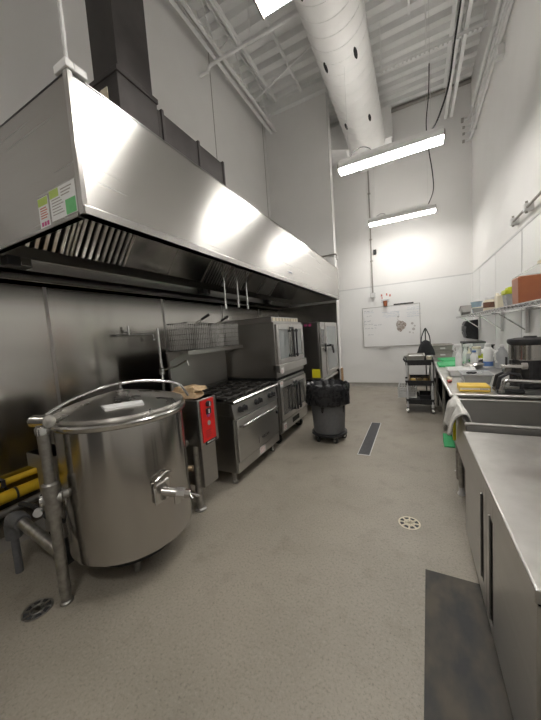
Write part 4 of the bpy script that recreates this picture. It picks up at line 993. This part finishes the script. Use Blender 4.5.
MB().tube([(.915, 4.50, Z + .24), (.885, 4.47, Z + .21), (.885, 4.47, Z + .13), (.905, 4.49, Z + .09)], .011, 8).build('jug_handle', 'white_pl', t)
lathe_thing('steel_bowl', 'shiny steel bowl on the worktable, nearest to the white spray bottle', 'bowl', .66, 4.5, [('bowl_shell', [(.05, 0), (.09, .02), (.12, .07), (.125, .075), (.118, .07), (.085, .024), (.001, .008)], 'polished')], 'steel bowls on the worktable')
lathe_thing('steel_bowl', 'shiny steel bowl on the worktable close to the blue-banded can', 'bowl', .76, 4.86, [('bowl_shell', [(.05, 0), (.08, .02), (.105, .09), (.11, .095), (.10, .09), (.075, .024), (.001, .008)], 'polished')], 'steel bowls on the worktable')
lathe_thing('squeeze_bottle', 'clear squeeze bottle with tapered tip between bowls and boards', 'bottle', .685, 4.98, [('bottle', [(.035, 0), (.036, .15), (.03, .17)], 'clear_grey'), ('tapered_tip', [(.03, .17), (.012, .2), (.004, .25)], 'cream')])
lathe_thing('lotion_bottle', 'white bottle with lime label near the wall on the worktable', 'bottle', .9, 5.1, [('bottle', [(.05, 0), (.052, .01), (.052, .18), (.02, .22), (.018, .25)], 'white_pl'), ('lime_label', [(.0525, .05), (.0528, .05), (.0528, .15), (.0525, .15)], 'lime')])
lathe_thing('white_tub', 'round white lidded tub by the wall on the worktable', 'tub', .93, 5.4, [('tub_body', [(.085, 0), (.10, .16)], 'white_pl'), ('tub_lid', [(.105, .16), (.105, .18), (.095, .185)], 'white_pl')])
lathe_thing('pump_bottle', 'white bottle with dark pump at the wall, next to the round white tub', 'bottle', 1.0, 5.2, [('bottle', [(.045, 0), (.047, .01), (.047, .17), (.02, .2)], 'white_pl'), ('pump', [(.014, .2), (.014, .25), (.03, .255), (.03, .27)], 'black')])
lathe_thing('milk_bottle', 'opaque white bottle with blue cap among the bowls', 'bottle', .70, 4.68, [('bottle', [(.042, 0), (.044, .01), (.044, .16), (.02, .2), (.02, .215)], 'white_pl'), ('blue_cap', [(.023, .21), (.023, .235)], 'label_blue')])
lathe_thing('lidded_cup', 'cloudy cup with pale lid by the wall near the blue-banded can', 'cup', .98, 4.86, [('cup_body', [(.035, 0), (.045, .12)], 'clear_grey'), ('cup_lid', [(.048, .12), (.048, .13), (.03, .14)], 'white_pl')])
lathe_thing('canister', 'tall white canister with lime band near the wall of the worktable', 'canister', .82, 5.28, [('canister_body', [(.055, 0), (.055, .21)], 'white_pl'), ('lime_band', [(.0555, .06), (.0558, .06), (.0558, .11), (.0555, .11)], 'lime'), ('canister_lid', [(.058, .21), (.058, .235), (.05, .24)], 'cream')])
t = on('storage_container', 'tall clear square container with dark lid at mid worktable', 'container', .84, 5.75)
MB().tray(.70, .98, 5.6, 5.9, Z, Z + .27, .02, .006, .01).build('container_body', 'clear', t)
MB().box(.685, .995, 5.585, 5.915, Z + .272, Z + .296).build('container_lid', 'black', t, .006)
MB().taper(.73, .95, 5.63, 5.87, Z + .008, Z + .17, .012).build('contents', 'white_pl', t, .01)
for i, (z, lab) in enumerate(((Z, 'grey bus tub on the worktable by the cart, lower of the stack'), (Z + .118, 'grey bus tub on the worktable by the cart, topmost of the stack'))):
    t = thing('bus_tub', (.42, 6.35, z), lab, 'tub', 'grey bus tubs on the worktable')
    MB().tray(.285, .60, 6.1, 6.6, z, z + .115, .02, .006, .016).build('tub_body', 'tub_grey', t, .003)
    for y in (6.09, 6.61): MB().box(.38, .50, y - .012, y + .012, z + .095, z + .118).build('tub_handle', 'tub_grey', t, .003)
    MB().box(.40, .48, 6.098, 6.102, z + .04, z + .07).build('tub_label', 'paper', t)
# black appliance and coffee urn
t = on('tabletop_slicer', 'black tabletop appliance with steel plate and rod, in front of the urn', 'slicer', .72, 3.12)
MB().box(.61, .80, 3.02, 3.20, Z, Z + .03).build('slicer_base', 'black', t, .010)
MB().tube([(.62, 3.06, Z + .03), (.64, 3.06, Z + .13), (.70, 3.07, Z + .165), (.77, 3.07, Z + .15), (.785, 3.07, Z + .10), (.785, 3.07, Z + .03)], .015, 10).build('slicer_frame', 'black', t)
MB().tube([(.62, 3.17, Z + .03), (.64, 3.17, Z + .13), (.70, 3.16, Z + .165)], .015, 10).build('slicer_frame', 'black', t)
MB().box(.65, .77, 3.05, 3.17, Z + .03, Z + .055).build('steel_plate', 'polished', t, .004)
MB().tube([(.70, 3.115, Z + .16), (.71, 3.115, Z + .21)], .025, 12).build('post', 'castpipe', t)
MB().box(.655, .80, 3.08, 3.15, Z + .205, Z + .235).build('top_plate', 'polished', t, .006)
MB().cyl((.80, 3.115, Z + .22), (.835, 3.115, Z + .22), .028).build('clamp_wheel', 'tub_grey', t)
MB().cyl((.695, 3.115, Z + .235), (.695, 3.115, Z + .30), .008).build('rod', 'black', t)
UX, UY = .925, 3.38
t = on('coffee_urn', 'large black and stainless insulated drink urn at the right edge', 'urn', UX, UY)
MB().lathe([(.133, Z), (.142, Z + .012), (.142, Z + .255), (.137, Z + .26)], (UX, UY), 44).build('urn_body', 'black', t)
MB().lathe([(.148, Z + .25), (.152, Z + .255), (.152, Z + .385), (.148, Z + .39)], (UX, UY), 44).build('steel_band', 'kettle', t)
MB().lathe([(.153, Z + .39), (.163, Z + .40), (.166, Z + .42), (.16, Z + .435), (.11, Z + .445), (.001, Z + .446)], (UX, UY), 44).build('urn_lid', 'black', t)
MB().lathe([(.05, Z + .445), (.045, Z + .46), (.001, Z + .462)], (UX, UY), 24).build('lid_cap', 'black', t)
MB().box(UX - .175, UX - .12, UY - .06, UY + .02, Z + .12, Z + .20).build('tap_block', 'black', t, .01)
MB().tube([(UX - .165, UY - .02, Z + .16), (UX - .20, UY - .03, Z + .15), (UX - .205, UY - .03, Z + .10)], .014, 10).build('tap', 'black', t)
b = MB()
for k_ in range(14):
    a = 2 * PI * k_ / 14; b.obox((UX + .143 * math.cos(a), UY + .143 * math.sin(a), Z + .13), (.008, .02, .22), a)
b.build('body_ribs', 'black', t, .002)

# ================================================================== WALL SHELF
WX, WY0, WY1, WZ = .76, 2.3, 7.1, 1.56
t = thing('wire_shelf', (1.0, 4.7, WZ), 'long chrome wire shelf on brackets along the right wall', 'shelf')
b = MB()
y = WY0
while y <= WY1 + .001: b.tube([(WX, y, WZ), (XR - .03, y, WZ)], .0025, 5); y += .03
b.build('shelf_wires', 'chrome', t, smooth=False)
for x in (WX, XR - .03):
    MB().tube([(x, WY0, WZ + .003), (x, WY1, WZ + .003)], .0055, 8).build('edge_rail', 'chrome', t)
    MB().tube([(x, WY0, WZ - .032), (x, WY1, WZ - .032)], .0045, 8).build('edge_rail', 'chrome', t)
b = MB(); y = WY0; pts = []; k = 0
while y <= WY1: pts.append((WX, y, WZ - (.030 if k % 2 else 0))); y += .06; k += 1
b.tube(pts, .003, 5).build('edge_zigzag', 'chrome', t)
for y in (WY0, WY1): MB().tube([(WX, y, WZ - .015), (XR - .03, y, WZ - .015)], .006, 8).build('end_rail', 'chrome', t)
for y in (2.75, 4.05, 5.05, 6.6):
    br = MB().box(XR - .045, XR - .015, y - .02, y + .02, WZ - .28, WZ + .02).build('wall_bracket', 'trim', t, .003)
    MB().tube([(WX + .01, y, WZ - .035), (WX + .08, y, WZ - .05), (XR - .045, y, WZ - .24)], .008, 8).build('bracket_arm', 'chrome', br)
SZ_ = WZ + .0095
t = thing('steel_pan', (.90, 6.6, SZ_), 'small steel pan tilted at the far end of the wire shelf', 'pan')
R = Matrix.Rotation(-.35, 3, 'X')
b = MB(); b.tray(-.09, .09, -.11, .11, 0, .12, .02, .004, .012)
o = b
b.v = [tuple(Vector((.88, 6.7, SZ_ + .065)) + R @ Vector(p)) for p in b.v]
zmin = min(p[2] for p in b.v); b.v = [(p[0], p[1], p[2] - zmin + SZ_) for p in b.v]
b.build('pan_body', 'steel_dark', t, .002)
lathe_thing('blue_container', 'pale blue tapered container beside the tilted steel pan', 'container', .93, 5.95, [('container_body', [(.05, 0), (.075, .18), (.085, .20)], 'blue'), ('rim', [(.086, .198), (.09, .202), (.086, .21)], 'white_pl')], z=SZ_)
lathe_thing('food_tub', 'low round tub of brown contents on the wire shelf', 'tub', .90, 5.42, [('tub_contents', [(.085, .002), (.10, .06)], 'brown'), ('tub_shell', [(.09, 0), (.108, .075)], 'clear'), ('tub_lid', [(.112, .074), (.112, .085), (.10, .088)], 'cream')], z=SZ_)
lathe_thing('spice_jar', 'jar with dark brown band on the wire shelf next to the cream jug', 'jar', .93, 4.98, [('jar_body', [(.07, 0), (.075, .01), (.075, .13), (.05, .16)], 'cream'), ('dark_band', [(.0755, .05), (.0758, .05), (.0758, .125), (.0755, .125)], 'brown'), ('jar_lid', [(.056, .16), (.056, .19), (.05, .195)], 'white_pl')], z=SZ_)
t = thing('cream_jug', (.94, 4.36, SZ_), 'square cream plastic jug in the middle of the wire shelf', 'jug')
MB().taper(.87, 1.02, 4.28, 4.44, SZ_, SZ_ + .17, .008).build('jug_body', 'cream', t, .015)
MB().lathe([(.03, SZ_ + .165), (.03, SZ_ + .195), (.026, SZ_ + .20)], (.93, 4.34), 20).build('jug_cap', 'white_pl', t)
MB().tube([(.89, 4.38, SZ_ + .165), (.89, 4.42, SZ_ + .185), (.95, 4.425, SZ_ + .185), (.98, 4.40, SZ_ + .165)], .012, 8).build('jug_handle', 'cream', t)
t = thing('lidded_container', (.95, 3.98, SZ_), 'grey container with lime green lid on the wire shelf', 'container')
MB().taper(.87, 1.03, 3.90, 4.06, SZ_, SZ_ + .14, .012).build('container_body', 'clear_grey', t, .008)
MB().taper(.885, 1.015, 3.915, 4.045, SZ_ + .006, SZ_ + .11, .012).build('contents', 'brown', t, .008)
MB().box(.862, 1.038, 3.892, 4.068, SZ_ + .14, SZ_ + .19).build('lid', 'lime', t, .010)
MB().box(.89, 1.01, 3.92, 4.04, SZ_ + .19, SZ_ + .215).build('lid_top', 'lime', t, .008)
lathe_thing('glass_bottle', 'clear bottle with black cap beside the lime-lidded container', 'bottle', 1.0, 3.78, [('bottle', [(.038, 0), (.04, .01), (.04, .19), (.025, .225), (.02, .25)], 'clear_grey'), ('black_cap', [(.024, .245), (.024, .285), (.02, .288)], 'black')], z=SZ_)
t = thing('sauce_container', (.93, 3.32, SZ_), 'big clear container of orange sauce at the right edge of the shelf', 'container')
MB().taper(.80, 1.06, 3.22, 3.42, SZ_, SZ_ + .235, .006).build('sauce', 'sauce', t, .012)
b = MB(); b.hexa([(.795, 3.215, SZ_ + .236), (1.065, 3.215, SZ_ + .236), (1.065, 3.425, SZ_ + .236), (.795, 3.425, SZ_ + .236), (.95, 3.27, SZ_ + .33), (1.03, 3.27, SZ_ + .33), (1.03, 3.37, SZ_ + .33), (.95, 3.37, SZ_ + .33)])
b.build('clear_shoulder', 'clear', t, .01)
MB().lathe([(.035, SZ_ + .325), (.035, SZ_ + .355), (.03, SZ_ + .36)], (.99, 3.32), 24).build('cap', 'cream', t)
# towel dispenser
t = thing('towel_dispenser', (1.0, 7.0, 1.1), 'black hand towel dispenser on the right wall near the far corner', 'dispenser')
MB().prism_y([(XR - .009, 1.08), (.90, 1.12), (.865, 1.22), (.87, 1.40), (.90, 1.46), (XR - .009, 1.48)], 6.86, 7.2).build('dispenser_body', 'black', t, .015)
MB().prism_y([(.862, 1.24), (.845, 1.27), (.85, 1.36), (.868, 1.39)], 6.93, 7.13).build('dispenser_window', 'glass_dark', t, .008)
MB().tube([(.89, 6.86, 1.16), (.87, 6.855, 1.25), (.885, 6.855, 1.36)], .018, 8).build('lever', 'can_grey', t)
MB().box(.92, 1.09, 6.88, 7.18, .99, 1.075).build('paper_towel', 'paper', t, .002)

# ================================================================== UTILITY CART
AX0, AX1, AY0, AY1 = -.165, .247, 5.18, 5.80
t = thing('utility_cart', (.04, 5.5, 0), 'black three-shelf utility cart with chrome posts near the whiteboard', 'cart')
for z in (.155, .465, .80):
    s = MB(); s.tray(AX0, AX1, AY0, AY1, z, z + .085, .006, .008, .003); s.build('cart_shelf', 'black', t, .004)
for x in (AX0 + .025, AX1 - .025):
    for y in (AY0 + .02, AY1 - .02):
        p = MB().cyl((x, y, .10), (x, y, .875), .018, n=16).build('post', 'trim', t)
        MB().tube([(x - .012, y, .042), (x + .012, y, .042)], .042, 20).build('caster', 'castpipe', t)
        MB().tube([(x - .02, y, .042), (x + .02, y, .042)], .015, 12).build('caster_hub', 'chrome', t)
        MB().box(x - .02, x + .02, y - .012, y + .012, .07, .105).build('caster_fork', 'black', t, .003)
MB().tube([(AX0 + .01, AY0 + .02, .85), (AX0 - .015, AY0 - .05, .885), (AX0 - .015, AY0 - .05, .885), (AX1 - .01, AY0 + .0, .875)], .0001, 4)
MB().tube([(AX0 + .0, AY0 + .06, .86), (AX0 - .02, AY0 + .06, .90), (AX0 - .02, AY1 - .06, .90), (AX0, AY1 - .06, .86)], .014, 10).build('push_handle', 'black', t)
for z in (.535, .60): MB().cyl((AX0 + .026, AY0 + .0, z), (AX0 + .0, AY0 - .012, z), .014).build('side_knob', 'black', t)
zc = .8095
t = thing('bus_tub', (-.02, 5.45, zc), 'pale grey bus tub on the top shelf of the cart', 'tub')
MB().tray(-.135, .12, 5.22, 5.74, zc, zc + .14, .015, .006, .014).build('tub_body', 'tub_grey', t, .003)
MB().box(-.12, .105, 5.30, 5.70, zc + .06, zc + .12).build('tub_contents', 'white_pl', t, .02)
lathe_thing('cream_cup', 'small cream cup standing at the front of the cart top shelf', 'cup', .185, 5.245, [('cup_body', [(.03, 0), (.04, .12), (.043, .125), (.036, .12), (.028, .01)], 'cream')], z=zc)
t = thing('food_basket', (.04, 5.45, .475), 'wire basket of yellow food packs on the cart middle shelf', 'basket')
b = MB(); r = .003
for i in range(10):
    y = 5.24 + .44 * i / 9; b.tube([(-.115, y, .58), (-.105, y, .478), (.19, y, .478), (.20, y, .58)], r, 5)
for z in (.482, .53, .58): b.tube([(-.115, 5.24, z), (.20, 5.24, z), (.20, 5.68, z), (-.115, 5.68, z)], r, 5, True)
b.build('wire_frame', 'brass', t, smooth=False)
rr = random.Random(11)
for i in range(9):
    o = blob((-.05 + .09 * (i % 3) + rr.uniform(-.015, .015), 5.29 + .13 * (i // 3), .507), .042, .058, .025, 20 + i, .06).build('food_pack', 'food' if i % 3 else 'yellow')
    tag(o, ['yellow-brown food pack in the basket of the cart middle shelf', 'plain yellow food pack in the basket of the cart middle shelf'][0 if i % 3 else 1], 'food pack', 'food packs in the cart basket' if i % 3 else 'plain yellow packs in the cart basket')
t = thing('black_crate', (.10, 5.4, .165), 'black mesh crate on the bottom shelf of the cart', 'crate')
MB().tray(.03, .21, 5.22, 5.6, .1645, .30, .008, .006, .008).build('crate_body', 'black', t, .003)
t = thing('plastic_basket', (-.10, 5.5, .165), 'white slotted basket sticking out beside the cart bottom shelf', 'basket')
b = MB()
for z in (.17, .21, .25, .29, .33): b.tube([(-.285, 5.25, z), (-.01, 5.25, z), (-.01, 5.70, z), (-.285, 5.70, z)], .010, 6, True)
for i in range(8):
    x = -.28 + .26 * i / 7; b.tube([(x, 5.25, .17), (x, 5.25, .33)], .006, 5); b.tube([(x, 5.70, .17), (x, 5.70, .33)], .006, 5)
for i in range(11):
    y = 5.26 + .43 * i / 10; b.tube([(-.285, y, .33), (-.285, y, .168), (-.01, y, .168), (-.01, y, .33)], .006, 5)
b.v = [(x, y, z + .085) for x, y, z in b.v]
b.build('basket_body', 'white_pl', t)
t = thing('tote_bag', (.16, 5.72, .95), 'black cloth bag hanging by its strap from the bracket behind the cart', 'bag')
vs = []; nu = 8
prof = [(.02, 1.17, .02), (.07, 1.14, .035), (.11, 1.05, .045), (.145, .94, .05), (.15, .90, .045)]
b = MB(); m_ = 16
for (w_, z, d_) in prof:
    for j in range(m_):
        a = 2 * PI * j / m_; b.v.append((.16 + w_ * math.copysign(abs(math.cos(a)) ** .6, math.cos(a)) + .004 * math.sin(7 * a + z * 40), 5.865 + d_ * math.copysign(abs(math.sin(a)) ** .8, math.sin(a)), z))
for i in range(len(prof) - 1):
    for j in range(m_): b.f.append((i * m_ + j, i * m_ + (j + 1) % m_, (i + 1) * m_ + (j + 1) % m_, (i + 1) * m_ + j))
b.f.append(tuple(range(m_))); b.f.append(tuple((len(prof) - 1) * m_ + j for j in range(m_)))
b.build('bag_body', 'bagcloth', t)
for s_ in (-1, 1): MB().tube(smoothpath([(.16 + s_ * .075, 5.865, 1.12), (.16 + s_ * .06, 5.865, 1.24), (.16 + s_ * .015, 5.865, 1.36), (.16, 5.865, 1.385)]), .009, 8).build('bag_strap', 'bagcloth', t)
t = thing('bag_stand', (.16, 5.9, .0), 'thin dark upright pole behind the cart that carries the black bag', 'stand')
MB().cyl((.16, 5.90, .012), (.16, 5.90, 1.39), .010, n=12).build('pole', 'black', t)
MB().tube([(.16, 5.90, 1.37), (.16, 5.87, 1.365), (.16, 5.845, 1.38)], .006, 8).build('hook', 'black', t)
MB().lathe([(.13, 0), (.13, .01), (.02, .018)], (.16, 5.92), 28).build('base', 'black', t)

# ================================================================== WHITEBOARD
WBX0, WBX1, WBZ0, WBZ1, WY = -1.145, .097, 1.0, 1.94, YB - .012
t = thing('whiteboard', (-.52, WY, WBZ0), 'framed whiteboard with faint writing on the far wall', 'whiteboard')
MB().box(WBX0, WBX1, WY - .014, WY, WBZ0, WBZ1).build('board_surface', 'board', t)
b = MB(); f = .012
b.box(WBX0 - f, WBX1 + f, WY - .02, WY, WBZ0 - f, WBZ0); b.box(WBX0 - f, WBX1 + f, WY - .02, WY, WBZ1, WBZ1 + f)
b.box(WBX0 - f, WBX0, WY - .02, WY, WBZ0, WBZ1); b.box(WBX1, WBX1 + f, WY - .02, WY, WBZ0, WBZ1)
b.build('board_frame', 'castpipe', t)
MB().box(-.80, -.54, WY - .07, WY, WBZ0 - .03, WBZ0 - .012).build('pen_tray', 'trim', t, .003)
def scrawl(x0, x1, z, h, seed, m, nm='handwriting', r=.0032):
    q = random.Random(seed); pts = []; x = x0; b = MB()
    while x < x1:
        w_ = q.uniform(.03, .09); pts = []
        k = int(w_ / .008)
        for i in range(k + 1): pts.append((x + w_ * i / k, WY - .0155, z + (h * q.uniform(.1, 1) if i % 2 else h * q.uniform(-.3, .2))))
        if len(pts) > 1: b.tube(pts, r, 4)
        x += w_ + q.uniform(.012, .03)
    return b.build(nm, m, t, smooth=False)
scrawl(-1.11, -.93, 1.865, .022, 1, 'ink'); scrawl(-1.12, -.90, 1.83, .02, 2, 'ink_pale'); scrawl(-1.06, -.96, 1.745, .018, 3, 'ink')
scrawl(-1.12, -1.02, 1.62, .03, 4, 'ink'); scrawl(-1.12, -.95, 1.545, .018, 5, 'ink'); scrawl(-.90, -.75, 1.515, .018, 6, 'ink')
scrawl(-1.11, -.86, 1.45, .014, 7, 'ink'); scrawl(-1.04, -.90, 1.29, .014, 8, 'ink')
for k_, (z, a) in enumerate(((1.80, -.70), (1.765, -.66), (1.72, -.69), (1.69, -.62))): scrawl(a, -.33, z, .016, 20 + k_, 'ink_pale')
for k_, (z, a) in enumerate(((1.86, -.16), (1.82, -.15), (1.75, -.17), (1.71, -.15), (1.66, -.16))): scrawl(a, .06, z, .02, 30 + k_, 'ink_pale')
MB().box(-1.12, -1.117, WY - .0155, WY - .013, 1.50, 1.72).build('marker_line', 'ink', t)
b = MB(); vs = [(-.30, WY - .0165, 1.46)]; n_ = 26
for j in range(n_):
    a = 2 * PI * j / n_; k_ = 1 + .12 * math.sin(3 * a + 1) + .07 * math.sin(7 * a)
    vs.append((-.30 + .105 * k_ * math.cos(a), WY - .0165, 1.465 + .125 * k_ * math.sin(a)))
o = b.add(vs, [(0, 1 + (j + 1) % n_, 1 + j) for j in range(n_)]).build('brown_smear', 'smear', t)
b = MB()
for (x, z, r_) in ((-.35, 1.68, .022), (-.06, 1.50, .028), (-.035, 1.37, .033), (-.115, 1.30, .02), (-.01, 1.44, .02), (-.045, 1.28, .014), (-.36, 1.62, .012)):
    k0 = len(b.v); b.v.append((x, WY - .0165, z))
    for j in range(10): b.v.append((x + r_ * (1 + .2 * math.sin(3 * j)) * math.cos(.628 * j), WY - .0165, z + r_ * math.sin(.628 * j)))
    b.f += [(k0, k0 + 1 + (j + 1) % 10, k0 + 1 + j) for j in range(10)]
b.build('small_smudge', 'boardgrey', t)
t = thing('wall_notice', (-.6, WY, 2.1), 'small paper notice above the whiteboard with red shapes', 'notice')
MB().box(-.735, -.485, WY - .004, WY, 2.01, 2.27).build('paper_sheet', 'paper', t)
b = MB()
for (x, z, w_) in ((-.715, 2.19, .035), (-.53, 2.17, .035), (-.70, 2.13, .02), (-.60, 2.20, .03)): b.box(x, x + w_, WY - .006, WY - .003, z, z + .05)
b.build('red_shapes', 'ink_red', t)
b = MB()
for k_ in range(4): b.box(-.71, -.52 - .02 * (k_ % 2), WY - .0055, WY - .003, 2.10 - k_ * .02, 2.106 - k_ * .02)
b.build('printed_lines', 'ink', t)
t = thing('marker_cup', (-.62, WY - .05, 1.97), 'small reddish-brown cup sitting on the whiteboard top edge', 'cup')
MB().lathe([(.036, 1.9535), (.048, 2.07), (.05, 2.075), (.042, 2.07), (.03, 1.965)], (-.62, WY - .052), 20).build('cup_body', 'sauce', t)
MB().box(-.66, -.58, WY - .008, WY - .001, 1.96, 2.06).build('cup_backing', 'sauce', t)
o = MB().box(-.44, -.02, WY - .018, WY - .001, 1.955, 1.985).build('magnetic_strip', 'black', bev=.003); tag(o, 'thin black holder strip on the wall along the whiteboard top', 'holder strip')
# ================================================================== CAMERA
cam = bpy.data.cameras.new('camera'); co = bpy.data.objects.new('camera', cam); col.objects.link(co)
yaw, pitch, roll = [math.radians(a) for a in (27.025, 4.854, 4.091)]
fwd = Vector((-math.sin(yaw) * math.cos(pitch), math.cos(yaw) * math.cos(pitch), -math.sin(pitch)))
right = Vector((math.cos(yaw), math.sin(yaw), 0)); down = fwd.cross(right)
r2 = math.cos(roll) * right + math.sin(roll) * down; d2 = -math.sin(roll) * right + math.cos(roll) * down
co.matrix_world = Matrix((( r2.x, -d2.x, -fwd.x, 0), (r2.y, -d2.y, -fwd.y, 0), (r2.z, -d2.z, -fwd.z, 1.45), (0, 0, 0, 1)))
cam.sensor_fit = 'HORIZONTAL'; cam.sensor_width = 36; cam.lens = 286.7 * 36 / 541; cam.clip_start = .03; cam.clip_end = 60
scene.camera = co
w = bpy.data.worlds.new('world'); scene.world = w; w.use_nodes = True
w.node_tree.nodes['Background'].inputs[0].default_value = (.9, .95, 1, 1); w.node_tree.nodes['Background'].inputs[1].default_value = .05
scene.view_settings.view_transform = 'Standard'; scene.view_settings.look = 'None'
scene.view_settings.gamma = 1; scene.view_settings.use_curve_mapping = False; scene.view_settings.exposure = 1.42
scene.cycles.max_bounces = 10; scene.cycles.diffuse_bounces = 6; scene.cycles.glossy_bounces = 5; scene.cycles.transparent_max_bounces = 12
scene.cycles.sample_clamp_indirect = 8
